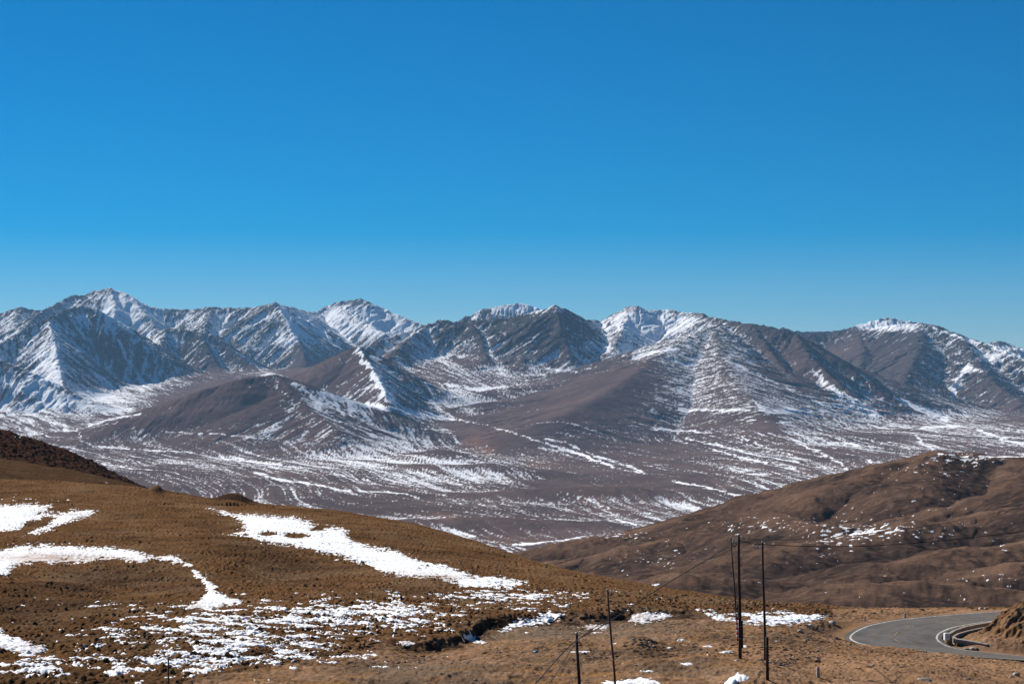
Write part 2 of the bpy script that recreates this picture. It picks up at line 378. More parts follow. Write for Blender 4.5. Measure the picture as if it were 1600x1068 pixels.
# ================================================================== FAR TERRAIN
#PART far
def build_far():
    nc = 1560
    u = np.linspace(-0.335, 0.335, nc)
    Yr = np.concatenate([np.arange(2500, 6200, 17.0), np.arange(6200, 11200, 9.5), np.arange(11200, 14600, 13.0), np.arange(14600, 17000, 120.0)])
    Yg = np.repeat(Yr[:, None], nc, 1); Xg = u[None] * Yg
    upx = u * FPX + 800
    xs = [-300, 0, 150, 300, 450, 600, 700, 850, 1000, 1150, 1300, 1450, 1600, 1900]
    lines = [  # Y, rows y at xs
        (2400, [910] * 14), (3000, [882] * 14),
        (3600, [848] * 14), (4200, [805] * 14), (5000, [760, 757, 755, 755, 755, 757, 760, 765, 760, 752, 748, 745, 745, 745]),
        (6000, [722, 718, 716, 716, 718, 720, 722, 725, 722, 712, 705, 700, 700, 700]),
        (7000, [692, 690, 688, 688, 688, 688, 688, 690, 686, 680, 675, 672, 672, 672]),
        (8000, [668, 664, 662, 660, 655, 650, 648, 645, 650, 655, 655, 655, 655, 655]),
        (9000, [645, 640, 640, 636, 625, 600, 585, 590, 610, 630, 640, 644, 645, 645]),
        (9600, [630, 625, 624, 618, 605, 575, 560, 563, 590, 615, 630, 635, 638, 638]),
        (11000, [600, 600, 600, 585, 575, 565, 565, 565, 580, 600, 605, 605, 610, 610]),
        (13000, [590] * 14), (17500, [585] * 14)]
    Yk = np.repeat(np.array([l[0] for l in lines], float)[:, None], nc, 1)
    yk = interp_tab(xs, [l[1] for l in lines], upx)
    Zk = -(yk - HY) / FPX * Yk
    base = pchip_cols(Yk, Zk, Yg)
    base += 9 * fbm(Xg / 900, Yg / 1400, 4, 5) * sstep(3000, 5000, Yg)
    base += 2.2 * fbm(Xg / 160, Yg / 260, 4, 6)
    # shallow washes running towards the lower right of the basin
    wv = fbm(Xg / 900, Yg / 1500, 3, 8)
    cl = Xg + 0.42 * Yg + 150 * wv; cr = Xg + 0.20 * Yg + 110 * wv     # across the drainage, left and right fans
    wr = sstep(-300, 500, Xg)
    wash = lerp(ridged(cl / 230, Yg / 2600, 3, 9), ridged(cr / 170, Yg / 2600, 3, 10), wr)
    base += 9.0 * (wash - 0.5) * sstep(3300, 4300, Yg) * (1 - sstep(8600, 9500, Yg))
    # small bluffs and mounds in the basin: (px, py~Y, ...)
    for (cx, cy, rx, ry, h, kk) in [((150 - 800) / FPX * 7000, 7000, 300, 130, 34, 0), ((700 - 800) / FPX * 6100, 6100, 160, 220, 30, 0), ((760 - 800) / FPX * 5600, 5600, 210, 130, 26, 0),
                                ((800 - 800) / FPX * 8350, 8350, 300, 150, 60, 1), ((760 - 800) / FPX * 8000, 8000, 220, 110, 42, 1), ((880 - 800) / FPX * 8000, 8000, 180, 110, 30, 1),
                                ((1200 - 800) / FPX * 6650, 6650, 120, 90, 26, 0), ((1260 - 800) / FPX * 6500, 6500, 240, 120, 22, 1), ((700 - 800) / FPX * 3950, 3950, 380, 110, 18, 0), ((905 - 800) / FPX * 4700, 4700, 330, 120, 26, 0)]:
        wx = 45 * fbm(Xg / 200, Yg / 200, 3, 15) if kk else 0
        r2 = ((Xg - cx + wx) / rx) ** 2 + ((Yg - cy) / ry) ** 2
        base += h * np.exp(-r2 * 1.3)
    k0, k1 = 0.62, 0.5
    RD = [
        # back range
        (0.62, 0.55, 4, [(-260, 500, 13600), (-100, 497, 13600), (-20, 495, 13600), (0, 490, 13500), (20, 483, 13500), (34, 479, 13500), (48, 484, 13500), (66, 486, 13500), (90, 474, 13500), (113, 462, 13500), (130, 461, 13500), (145, 455, 13500), (160, 452, 13450), (173, 450, 13400), (186, 455, 13400), (202, 462, 13300), (216, 471, 13300), (240, 481, 13300), (264, 483, 13300), (300, 484, 13300), (330, 480, 13200), (362, 481, 13200), (398, 481, 13100), (414, 477, 13000), (430, 473, 12900), (446, 479, 13000), (462, 482, 13200), (478, 487, 13400), (494, 488, 13600), (510, 479, 13700), (525, 473, 13700), (546, 469, 13700), (564, 467, 13600), (580, 473, 13500), (596, 481, 13500), (612, 488, 13400), (632, 497, 13300), (655, 505, 13200), (700, 520, 13000), (760, 540, 12800)]),
        (0.60, 0.60, 4, [(173, 450, 13400), (180, 478, 13100), (176, 520, 12700), (170, 570, 12300)]),
        (0.60, 0.60, 4, [(202, 462, 13300), (225, 488, 13050), (250, 520, 12700), (275, 548, 12400)]),
        (0.60, 0.60, 4, [(330, 480, 13200), (322, 505, 12850), (318, 540, 12450)]),
        (0.60, 0.60, 4, [(398, 481, 13100), (384, 510, 12750), (392, 545, 12350)]),
        (0.62, 0.62, 3, [(430, 473, 12900), (442, 490, 12700), (455, 516, 12450), (470, 540, 12200), (478, 566, 11900)]),
        (0.60, 0.60, 4, [(525, 473, 13700), (545, 492, 13350), (575, 506, 13100), (600, 522, 12850)]),
        (0.60, 0.60, 4, [(496, 488, 13600), (505, 505, 13300), (530, 530, 12900)]),
        (0.60, 0.60, 4, [(34, 479, 13500), (24, 505, 13100), (10, 540, 12600)]),
        (0.60, 0.60, 4, [(113, 462, 13500), (60, 490, 12900), (20, 530, 12400)]),
        # near-left pyramid with its front rib
        (0.62, 0.66, 3, [(-140, 612, 9900), (-60, 572, 10150), (0, 538, 10400), (40, 513, 10550), (74, 498, 10650), (100, 485, 10850), (128, 480, 11000)]),
        (0.62, 0.66, 3, [(128, 480, 11000), (152, 483, 10950), (170, 493, 10950), (192, 511, 10900), (220, 531, 10850), (252, 557, 10800), (292, 588, 10750)]),
        (0.66, 0.64, 2, [(74, 498, 10650), (84, 528, 10330), (91, 562, 9980), (99, 606, 9560)]),
        # second dark triangle behind it
        (0.64, 0.64, 3, [(226, 530, 11750), (262, 512, 11700), (288, 516, 11650), (312, 519, 11600), (338, 526, 11550), (352, 540, 11450), (372, 558, 11300), (394, 573, 11150), (412, 585, 11050)]),
        (0.62, 0.62, 3, [(262, 512, 11700), (252, 540, 11400), (262, 575, 11100)]),
        (0.62, 0.62, 3, [(312, 519, 11600), (330, 555, 11250), (348, 590, 10950)]),
        # low spur entering from the left edge
        (0.5, 0.5, 5, [(-200, 520, 9500), (-100, 535, 9400), (0, 562, 9250), (55, 586, 9100), (105, 610, 8950), (150, 632, 8800)]),
        # snow dome behind the middle wall
        (0.5, 0.5, 10, [(690, 510, 13200), (735, 495, 13200), (755, 483, 13200), (790, 476, 13200), (820, 474, 13200), (842, 484, 13200), (880, 500, 13200)]),
        # middle wall
        (0.62, 0.58, 3, [(560, 552, 9700), (600, 529, 9900), (640, 517, 10000), (666, 508, 10000), (692, 500, 10000), (712, 504, 9950), (735, 501, 9950), (765, 502, 9900), (800, 496, 9850), (825, 491, 9800), (842, 486, 9750), (856, 480, 9750), (870, 477, 9700), (884, 483, 9750), (900, 492, 9800), (916, 500, 9850), (930, 500, 9900), (939, 507, 9950), (942, 530, 9900)]),
        (0.6, 0.6, 3, [(666, 508, 10000), (640, 530, 9700), (622, 545, 9500)]),
        (0.6, 0.6, 3, [(735, 501, 9950), (752, 530, 9650), (760, 562, 9300)]),
        (0.6, 0.6, 3, [(800, 496, 9850), (812, 528, 9550), (822, 560, 9250)]),
        (0.6, 0.6, 3, [(870, 477, 9700), (878, 515, 9450), (890, 555, 9200)]),
        # right massif
        (0.6, 0.56, 3, [(905, 530, 10000), (937, 508, 10050), (950, 498, 10050), (966, 488, 10000), (984, 480, 9950), (997, 477, 9900), (1012, 484, 9900), (1030, 486, 9900), (1046, 484, 9900), (1062, 487, 9850), (1080, 490, 9800), (1096, 490, 9700), (1120, 498, 9500), (1150, 503, 9300)]),
        (0.6, 0.56, 3, [(1150, 503, 9300), (1176, 506, 9150), (1202, 511, 9050), (1226, 515, 8950), (1246, 523, 8900), (1272, 540, 8800), (1300, 557, 8700), (1340, 584, 8550), (1380, 612, 8400), (1420, 638, 8250), (1462, 656, 8100)]),
        (0.5, 0.5, 4, [(984, 480, 9950), (975, 510, 9650), (960, 545, 9350)]),
        (0.34, 0.30, 25, [(1130, 508, 9300), (1088, 522, 8950), (1055, 538, 8600), (1020, 562, 8200), (985, 588, 7750), (930, 622, 7250), (880, 648, 6900)]),
        (0.30, 0.30, 25, [(1120, 515, 9100), (1130, 560, 8300), (1150, 600, 7700), (1180, 640, 7100), (1210, 668, 6700)]),
        (0.5, 0.5, 8, [(1176, 506, 9150), (1200, 545, 8750), (1235, 590, 8250), (1275, 625, 7850)]),
        (0.55, 0.5, 5, [(1246, 523, 8900), (1268, 560, 8550), (1310, 600, 8200), (1350, 632, 7950)]),
        # right range
        (0.5, 0.46, 10, [(1225, 530, 11200), (1262, 523, 11200), (1300, 521, 11200), (1345, 517, 11100), (1380, 511, 11000), (1408, 507, 10900), (1440, 506, 10800), (1462, 509, 10700), (1482, 517, 10600), (1502, 525, 10500), (1530, 534, 10400), (1548, 541, 10300), (1572, 551, 10150), (1600, 561, 10000), (1680, 588, 9600), (1800, 620, 9200)]),
        (0.42, 0.42, 14, [(1440, 506, 10800), (1438, 540, 10350), (1420, 580, 9850), (1405, 620, 9300)]),
        (0.42, 0.42, 14, [(1502, 525, 10500), (1530, 570, 9950), (1560, 605, 9500), (1600, 630, 9100)]),
        (0.42, 0.42, 14, [(1345, 517, 11100), (1350, 550, 10600), (1340, 590, 10100)]),
        (0.5, 0.5, 5, [(1225, 512, 12600), (1252, 519, 12600), (1285, 519, 13500), (1310, 517, 14000), (1330, 512, 14000), (1356, 503, 14000), (1385, 496, 14000), (1402, 500, 14000), (1432, 504, 14000), (1470, 520, 14000)]),
        (0.4, 0.4, 5, [(1520, 545, 12500), (1543, 538, 12500), (1560, 532, 12500), (1584, 542, 12500), (1640, 548, 12500), (1760, 560, 12500)]),
        # brown pyramid in the middle
        (0.52, 0.52, 4, [(410, 612, 8250), (470, 582, 8400), (515, 560, 8450), (558, 540, 8400)]),
        (0.52, 0.52, 4, [(558, 540, 8400), (590, 556, 8370), (622, 576, 8330), (660, 606, 8250), (700, 636, 8150)]),
        (0.62, 0.60, 2, [(558, 540, 8400), (574, 562, 8180), (592, 592, 7880), (606, 630, 7480)]),
        # near brown hill
        (0.30, 0.42, 14, [(200, 660, 6700), (260, 636, 6800), (330, 606, 6900), (385, 590, 6950), (430, 585, 7000)]),
        (0.40, 0.42, 14, [(430, 585, 7000), (470, 597, 7000), (520, 614, 6980), (575, 634, 6940), (625, 654, 6900)]),
        (0.40, 0.30, 8, [(430, 585, 7000), (455, 612, 6820), (490, 645, 6600), (530, 672, 6380)]),
    ]
    wx = 16 * fbm(Xg / 190, Yg / 190, 4, 21); wy = 22 * fbm(Xg / 190, Yg / 190, 4, 22)
    H, SS, D, lead = ridge_field(Xg + wx * 0.55, Yg + wy, RD, base)
    ld = sstep(0, 22, lead)
    above = np.clip((H - base) / 220, 0, 1)
    # gullies run down from the crest, crags on the crest itself
    g1 = ridged(SS / 85 + 0.4 * fbm(Xg / 120, Yg / 120, 2, 31), D / 700, 3, 33)
    g2 = ridged(SS / 26 + 0.3 * fbm(Xg / 60, Yg / 60, 2, 35), D / 260, 2, 36)
    near = sstep(6400, 8200, Yg) * 0.7 + 0.3
    hx, hy = topix(Xg, Yg, np.maximum(H, base))
    near *= 1 - np.clip(blobs(hx, hy, [(1060, 600, 150, 70, .8), (1200, 620, 90, 50, .6), (900, 630, 110, 40, .8), (400, 640, 200, 50, .7), (530, 580, 70, 50, .6), (1350, 560, 90, 40, .4)]), 0, 0.85)
    H = H + near * ld * (np.minimum(D * 0.15, 30) * (g1 - 0.55) + np.minimum(D * 0.10, 7) * (g2 - 0.5))
    crag = ridged(Xg / 70, Yg / 70, 4, 41) - 0.45
    H = H + near * crag * 15 * np.exp(-D / 70) * np.clip(above * 2, 0, 1)
    H = H + near * (4 * ridged(Xg / 90, Yg / 90, 4, 45, 0.55) + 1.2 * fbm(Xg / 17, Yg / 22, 2, 46))
    Z = smax(H, base, 55.0)
    Z += 0.9 * fbm(Xg / 22, Yg / 22, 3, 47)
    mount = sstep(-5, 70, H - base)
    # ---- where the snow lies
    px, py = topix(Xg, Yg, Z)
    dZx = np.gradient(Z, axis=1) / np.gradient(Xg, axis=1)
    dZy = np.gradient(Z, axis=0) / np.gradient(Yg, axis=0)
    # snow keeps on slopes turned away from the sun (falling towards +x), in hollows and high up
    north = -dZx * 0.85 + dZy * 0.1
    Zs = Z.copy()
    for ax, n in ((0, 9), (1, 9)):
        c = np.cumsum(np.pad(Zs, [(n + 1, n) if a == ax else (0, 0) for a in (0, 1)], mode='edge'), axis=ax)
        Zs = (np.take(c, range(2 * n + 1, c.shape[ax]), ax) - np.take(c, range(0, c.shape[ax] - 2 * n - 1), ax)) / (2 * n + 1)
    hollow = np.clip((Zs - Z) / 6, -1, 1)
    # downslope streaks on the mountains
    st = fbm(SS / 32 + 0.35 * fbm(Xg / 120, Yg / 120, 2, 51), D / 260, 3, 52)
    st2 = fbm(Xg / 28, Yg / 28, 4, 54)
    # streaks of wind-packed snow over the basin
    fl = lerp(fbm(cl / 46, Yg / 900, 4, 61, 0.62), fbm(cr / 30, Yg / 900, 4, 60, 0.62), wr)
    flf = lerp(fbm(cl / 9, Yg / 330, 3, 59, 0.7), fbm(cr / 7.5, Yg / 330, 3, 58, 0.7), wr)
    fl2 = fbm(Xg / 120, Yg / 60, 4, 62, 0.65)
    fine = fbm(Xg / 14, Yg / 30, 3, 64, 0.7)
    reg = fbm(Xg / 700, Yg / 1100, 3, 66)
    spk = fbm(Xg / 6, Yg / 45, 3, 68, 0.8); spm = fbm(Xg / 9, Yg / 14, 3, 69, 0.8)
    stf = fbm(SS / 14 + 0.35 * fbm(Xg / 90, Yg / 90, 2, 56), D / 150, 2, 57, 0.7)
    damp = 1 - 0.62 * np.clip(blobs(px, py, [(1080, 585, 170, 75, 1.2), (1450, 580, 120, 60, .8), (950, 600, 120, 50, 1)]), 0, 1)
    sm = 0.405 + 0.20 * np.clip(north, -0.25, 0.5) + damp * (0.34 * st + 0.34 * stf) + 0.20 * st2 + 0.34 * spm + (1 - damp) * (0.45 * fbm((Xg + 0.5 * Yg) / 60, (Yg - 0.5 * Xg) / 28, 4, 73, 0.6)) + 0.14 * hollow + 0.10 * np.clip(Z / 300, -0.5, 1)
    sp = 0.40 + 0.24 * fl + 0.40 * flf + 0.14 * fl2 + 0.18 * fine + (0.10 + 0.28 * sstep(3400, 5600, Yg)) * spk + 0.20 * reg + 0.14 * hollow + 0.10 * (0.5 - wash) + 0.6 * np.clip(north, -0.1, 0.15)
    snow = lerp(sp, sm, mount)
    snow += blobs(px, py, BL_FAR)
    brk = 1.0 + 1.1 * lerp(fl2, st2, mount)
    for (pts, w, v) in ST_FAR:
        if max(p[1] for p in pts) > 655: w = w * 0.72
        x0 = min(p[0] for p in pts) - 30; x1 = max(p[0] for p in pts) + 30; y0 = min(p[1] for p in pts) - 20; y1 = max(p[1] for p in pts) + 20
        sel = (px > x0) & (px < x1) & (py > y0) & (py < y1)
        qx = px[sel] + 7 * fbm(Xg[sel] / 60, Yg[sel] / 90, 3, 71); qy = py[sel] + 2.6 * fbm(Xg[sel] / 50, Yg[sel] / 90, 4, 72)
        d = line_d(qx, qy, pts)
        snow[sel] += v * 1.0 * np.exp(-(d / (w * 0.9)) ** 2) * np.clip(brk[sel], 0.3, 1.6)
    rock = mount * sstep(7600, 9200, Yg) * np.clip(0.75 + 0.5 * st2 + (Z + 60) / 500, 0, 1)
    rock *= 1 - np.clip(blobs(px, py, [(1330, 545, 60, 25, .8), (560, 580, 130, 50, 1.2), (960, 600, 90, 40, 1.2), (1150, 600, 150, 60, .7)]), 0, 1)
    och = np.clip(blobs(px, py, [(745, 695, 16, 14, .9), (765, 705, 12, 12, .8), (835, 725, 25, 10, .5), (925, 775, 40, 10, .35), (1143, 757, 8, 4, .9), (800, 845, 60, 8, .35), (690, 806, 25, 6, .5), (1390, 650, 30, 8, .3)]) * (0.8 + 1.2 * st2), 0, 1)
    o = grid_mesh('mountains', Xg, Yg, Z, M_mtn, {'snow': np.clip(snow, 0, 1), 'rock': np.clip(rock, 0, 1), 'ochre': och})
    tag(o, 'snow-streaked brown mountain range and its sloping basin under the blue sky', 'mountains', kind='structure')

# (px, py, rx, ry, change of snow cover)
BL_FAR = [
    (195, 480, 42, 28, .55), (60, 580, 60, 34, .18), (75, 570, 20, 40, .20), (20, 515, 20, 25, .22), (170, 545, 90, 50, -.17), (35, 600, 60, 30, .10), (180, 620, 90, 18, .30), (60, 635, 90, 14, .25),
    (330, 500, 100, 30, .12), (240, 530, 22, 22, .25), (335, 560, 70, 30, -.15), (400, 555, 60, 25, .14), (255, 600, 50, 18, .22),
    (470, 510, 40, 40, .12), (385, 500, 40, 25, -.08), (600, 500, 60, 26, .5), (525, 490, 22, 16, .22), (580, 518, 50, 10, .22),
    (505, 578, 60, 30, -.32), (480, 578, 35, 16, -.25), (590, 610, 22, 34, .15), (640, 600, 50, 26, -.03), (700, 570, 50, 30, .04), (680, 600, 40, 30, .06), (730, 620, 50, 16, .04),
    (790, 520, 110, 22, -.14), (870, 510, 60, 26, -.20), (800, 590, 80, 22, .06), (975, 545, 50, 12, .26), (1010, 505, 60, 24, .55), (1060, 505, 30, 18, .2), (820, 482, 50, 9, .6),
    (960, 600, 60, 26, -.34), (900, 632, 100, 24, -.34), (1000, 585, 30, 22, -.1), (1120, 590, 90, 50, .10), (1060, 620, 50, 16, .10), (1230, 560, 60, 40, -.22), (1200, 525, 60, 18, -.20),
    (1200, 640, 90, 14, .12), (1330, 610, 60, 30, .08), (1300, 640, 60, 10, .12), (1385, 508, 50, 9, .75), (1340, 560, 80, 45, -.32), (1430, 540, 60, 30, -.10), (1510, 590, 50, 30, .0), (1550, 610, 60, 26, -.06),
    (1480, 650, 110, 12, .16), (1560, 640, 60, 10, -.12), (1560, 555, 40, 10, .25),
    (310, 640, 80, 30, -.40), (395, 612, 60, 22, -.34), (350, 625, 80, 26, -.25), (250, 655, 60, 12, -.2), (520, 630, 60, 16, .12), (450, 660, 70, 10, .05), (430, 700, 190, 34, .03), (250, 715, 120, 22, .0), (500, 730, 130, 22, .0), (330, 760, 120, 12, -.02), (560, 790, 120, 12, -.10),
    (60, 665, 90, 14, .02), (740, 660, 60, 10, -.22), (720, 690, 60, 22, -.22), (800, 690, 60, 22, -.18), (850, 745, 60, 22, -.16), (930, 775, 120, 22, -.14), (1050, 760, 120, 20, -.12), (780, 800, 120, 22, -.06), (850, 830, 120, 16, -.25),
    (1130, 690, 150, 28, -.02), (1350, 690, 150, 30, 0.0), (1230, 720, 120, 20, -.02), (950, 700, 100, 20, -.10), (1000, 660, 120, 14, -.04), (1200, 658, 18, 12, -.4), (700, 740, 90, 22, .06), (1420, 620, 40, 26, -.08), (1590, 655, 60, 14, -.1)]
# (polyline, half width px, strength)
ST_FAR = [
    ([(76, 505), (84, 530), (88, 560), (92, 600)], 7, .45), ([(70, 560), (84, 575), (60, 600)], 14, .4),
    ([(120, 545), (150, 585), (185, 610)], 2.2, .4), ([(165, 490), (178, 520), (198, 560), (225, 600)], 3, .45), ([(160, 480), (190, 505), (205, 520)], 3, .35),
    ([(442, 482), (452, 505), (462, 528), (440, 535)], 6, .5), ([(470, 490), (500, 520), (530, 545)], 5, .3),
    ([(559, 545), (566, 565), (582, 576), (592, 600), (608, 622)], 4.5, .6), ([(590, 590), (600, 615), (615, 625)], 8, .45),
    ([(430, 592), (436, 610), (452, 618)], 4, .4), ([(458, 598), (480, 612), (500, 632)], 5, .45), ([(440, 588), (420, 584), (410, 588)], 2.5, .4), ([(520, 622), (535, 648)], 3, .4), ([(545, 630), (552, 650)], 2.5, .4), ([(565, 640), (575, 655)], 2.5, .35),
    ([(490, 610), (560, 630), (620, 640), (690, 652)], 4.0, .5), ([(690, 652), (760, 664), (830, 685), (900, 708), (960, 730), (1000, 738)], 2.4, .5), ([(850, 686), (885, 692), (902, 700)], 3.5, .45),
    ([(843, 699), (905, 708), (960, 730)], 2.2, .45), ([(930, 712), (985, 728), (1010, 740)], 2.4, .45), ([(1050, 750), (1100, 760), (1150, 772), (1190, 780)], 2.6, .5),
    ([(400, 738), (440, 750), (480, 754), (520, 762), (550, 768)], 2.6, .5), ([(340, 712), (400, 722), (470, 730)], 2.0, .35), ([(550, 765), (640, 772), (655, 776)], 1.6, .4),
    ([(260, 675), (350, 678), (420, 686)], 1.8, .35), ([(150, 697), (220, 702), (300, 706)], 2.0, .35), ([(160, 725), (240, 735)], 1.6, .3),
    ([(60, 612), (100, 618), (160, 640), (205, 640)], 5, .4), ([(140, 665), (170, 655), (215, 648)], 3, .45), ([(0, 592), (50, 612), (100, 628)], 7, .4), ([(70, 648), (82, 660), (108, 665)], 1.6, .45), ([(100, 672), (120, 672), (128, 685)], 1.8, .4),
    ([(1015, 670), (1060, 672), (1110, 676)], 2.0, .45), ([(1065, 682), (1130, 698), (1190, 712), (1250, 722)], 1.6, .4), ([(1110, 700), (1150, 712), (1200, 724)], 1.4, .4), ([(1150, 678), (1200, 700), (1250, 715)], 1.4, .35),
    ([(1130, 560), (1180, 585), (1240, 610), (1300, 640)], 2, .2), ([(1060, 545), (1010, 552), (990, 560)], 2.4, .5), ([(930, 572), (900, 580), (830, 574)], 1.6, .35),
    ([(1268, 550), (1272, 560)], 3.5, .4), ([(1276, 580), (1290, 600), (1320, 620), (1370, 648)], 6, .45), ([(1345, 585), (1360, 605)], 3, .35), ([(1400, 622), (1440, 640), (1480, 655)], 4, .5),
    ([(1455, 512), (1480, 520), (1520, 533), (1545, 540), (1600, 560)], 2.6, .5), ([(1550, 542), (1600, 545)], 3.0, .5), ([(1515, 572), (1500, 590), (1485, 615)], 6, .45), ([(1510, 575), (1535, 580)], 4, .4),
    ([(1440, 668), (1500, 665)], 3, .5), ([(1530, 672), (1580, 690), (1600, 692)], 3, .45), ([(1390, 664), (1450, 672), (1530, 680), (1600, 685)], 1.8, .35),
    ([(1240, 688), (1265, 700), (1300, 715), (1325, 732)], 2.4, .45), ([(1300, 690), (1375, 700)], 2, .4), ([(1432, 680), (1445, 695), (1458, 702)], 2.2, .45), ([(1350, 715), (1362, 722)], 3, .4),
    ([(1180, 630), (1200, 645), (1240, 640)], 3, .4), ([(1170, 640), (1120, 640), (1060, 640)], 2.2, .35), ([(1150, 655), (1240, 660)], 2, .3),
    ([(800, 850), (850, 846), (920, 838)], 1.6, .55), ([(690, 825), (720, 832), (745, 838)], 1.6, .45), ([(1140, 732), (1170, 740), (1200, 742)], 2.0, .3), ([(870, 765), (920, 780), (950, 795)], 1.4, .3), ([(1060, 790), (1090, 795), (1120, 800)], 1.4, .45), ([(780, 852), (800, 862)], 2.5, .3),
    ([(960, 810), (990, 818)], 1.6, .35), ([(650, 668), (700, 672), (716, 690)], 1.6, .35), ([(720, 705), (745, 712)], 2.2, .4), ([(740, 570), (790, 578)], 3, .3), ([(700, 600), (740, 608), (790, 606)], 4, .35)]
build_far()
#ENDPART far

# ================================================================== MIDDLE HILLS
#PART mid
def build_hills():
    nc = 1250
    u = np.linspace(-0.32, 0.36, nc)
    Yr = np.concatenate([np.arange(560, 1000, 5.0), np.arange(1000, 1800, 2.4), np.arange(1800, 3100, 20.0)])
    Yg = np.repeat(Yr[:, None], nc, 1); Xg = u[None] * Yg
    left = sstep(0.10, -0.06, u)[None]
    base = np.interp(Yr, [560, 800, 900, 1050, 1200, 1400, 1600, 1750, 2100, 2900, 3100], [-96, -108, -114, -120, -124, -126, -124, -150, -230, -345, -360])[:, None] - left * np.interp(Yr, [560, 900, 1500, 2900], [8, 20, 45, 0])[:, None]
    base = base - 7 + 6 * fbm(Xg / 160, Yg / 160, 4, 101)
    RD = [
        (0.30, 0.28, 22, [(660, 930, 1500), (760, 890, 1500), (800, 872, 1500), (840, 860, 1500), (880, 851, 1490), (920, 841, 1500), (960, 836, 1510), (1000, 832, 1520), (1060, 821, 1550), (1110, 806, 1580), (1160, 788, 1620), (1210, 771, 1650), (1260, 754, 1680), (1300, 742, 1700), (1345, 735, 1700), (1400, 728, 1700)]),
        (0.30, 0.30, 26, [(1090, 818, 1480), (1150, 802, 1470), (1210, 788, 1450), (1280, 768, 1450), (1345, 746, 1480), (1400, 724, 1520), (1440, 712, 1550), (1480, 706, 1560), (1520, 706, 1560), (1560, 709, 1560), (1600, 712, 1550), (1700, 702, 1560), (1850, 690, 1600)]),
        (0.26, 0.30, 24, [(1440, 712, 1550), (1450, 745, 1440), (1420, 780, 1370)]),
        (0.26, 0.30, 24, [(1600, 712, 1550), (1590, 750, 1450), (1560, 775, 1390), (1500, 792, 1350)]),
        (0.22, 0.24, 20, [(820, 885, 1350), (880, 878, 1340), (930, 872, 1330), (980, 862, 1330), (1030, 850, 1340), (1075, 840, 1380), (1110, 825, 1430)]),
        (0.26, 0.26, 16, [(960, 918, 1130), (1040, 905, 1120), (1100, 890, 1130), (1160, 872, 1150), (1210, 860, 1170), (1260, 848, 1190), (1320, 838, 1210), (1370, 830, 1220), (1430, 822, 1230), (1500, 812, 1250), (1560, 800, 1260), (1640, 785, 1260), (1760, 770, 1260)]),
        (0.26, 0.26, 16, [(1260, 835, 1330), (1330, 815, 1330), (1400, 808, 1330), (1470, 797, 1330), (1540, 785, 1330), (1620, 765, 1330), (1700, 750, 1330)]),
        (0.26, 0.26, 14, [(1270, 942, 960), (1310, 922, 985), (1350, 904, 1005), (1390, 888, 1020), (1430, 876, 1030), (1480, 866, 1045), (1530, 858, 1060), (1580, 853, 1070), (1650, 845, 1080), (1760, 835, 1080)]),
        (0.24, 0.24, 14, [(1440, 960, 900), (1470, 930, 930), (1500, 908, 950), (1540, 893, 965), (1580, 884, 975), (1640, 876, 985), (1740, 866, 990)]),
        (0.24, 0.24, 14, [(1270, 950, 880), (1310, 928, 890), (1350, 916, 900), (1400, 914, 905), (1450, 917, 905), (1500, 918, 905), (1600, 925, 900)]),
        (0.22, 0.22, 14, [(960, 915, 1000), (1020, 898, 1000), (1070, 893, 1000), (1120, 897, 1000), (1180, 912, 990)]),
        (0.26, 0.26, 14, [(1180, 795, 1400), (1240, 815, 1330), (1300, 822, 1290)]),
    ]
    RD = [(a_ * q_, b_ * q_, c_ * 0.8, p_) for a_, b_, c_, p_ in RD for q_ in (1.0 if p_[0][2] < 1200 else 1.25,)]
    wx = 10 * fbm(Xg / 110, Yg / 110, 3, 111); wy = 10 * fbm(Xg / 110, Yg / 110, 3, 112)
    H, SS, D, lead = ridge_field(Xg + wx * 0.6, Yg + wy * 0.6, RD, base)
    g = fbm(Xg / 45 + Yg / 90, Yg / 110 - Xg / 200, 4, 115)
    H = H + np.minimum(D * 0.09, 6.0) * g + 0.8 * ridged(Xg / 26, Yg / 34, 3, 117) + 5.5 * (ridged(Xg / 100 + Yg / 260, Yg / 150, 4, 116) - 0.5)
    Z = smax(H, base, 16.0)
    Z += 0.8 * fbm(Xg / 22, Yg / 22, 3, 118) + 0.28 * fbm(Xg / 5, Yg / 5, 2, 119)
    px, py = topix(Xg, Yg, Z)
    dZx = np.gradient(Z, axis=1) / np.gradient(Xg, axis=1)
    n1 = fbm(Xg / 40, Yg / 30, 4, 121); n2 = fbm(Xg / 9, Yg / 9, 4, 122)
    scrub_shade = np.clip(0.20 + 1.4 * np.clip(-dZx, -0.1, 0.3) + 0.75 * sstep(8, 42, D + 16 * n1) + 0.30 * n1 + 0.30 * n2, 0, 1)  # scrub, plus hillside shade painted in below crests and on slopes facing right
    scrub_shade = np.clip(scrub_shade + blobs(px, py, [(1480, 750, 110, 40, .4), (1280, 870, 140, 40, .25), (1300, 745, 60, 12, .2), (1250, 785, 80, 24, -.6), (1130, 840, 60, 14, -.3), (1480, 930, 90, 15, .2), (1350, 780, 60, 30, -.05)]), 0, 1)
    sn = 0.11 + 0.62 * fbm((Xg * 0.97 + Yg * 0.24) / 5.5, (Yg * 0.97 - Xg * 0.24) / 4.5, 4, 131, 0.65)
    sn += blobs(px, py, [(1170, 820, 60, 18, .22), (1290, 815, 90, 20, .12), (1400, 830, 130, 14, .27), (1300, 850, 60, 22, .20), (1460, 735, 100, 22, .17), (1520, 715, 60, 8, .35), (1450, 790, 120, 26, .10), (1020, 870, 70, 22, .20), (1570, 905, 50, 16, .16), (1540, 895, 60, 18, .10), (1450, 925, 60, 8, .05), (1350, 925, 40, 8, .06), (1200, 900, 80, 30, .05), (960, 835, 60, 8, .30), (1030, 915, 40, 16, .15), (1560, 855, 20, 10, .18), (1250, 790, 50, 12, -.2)])
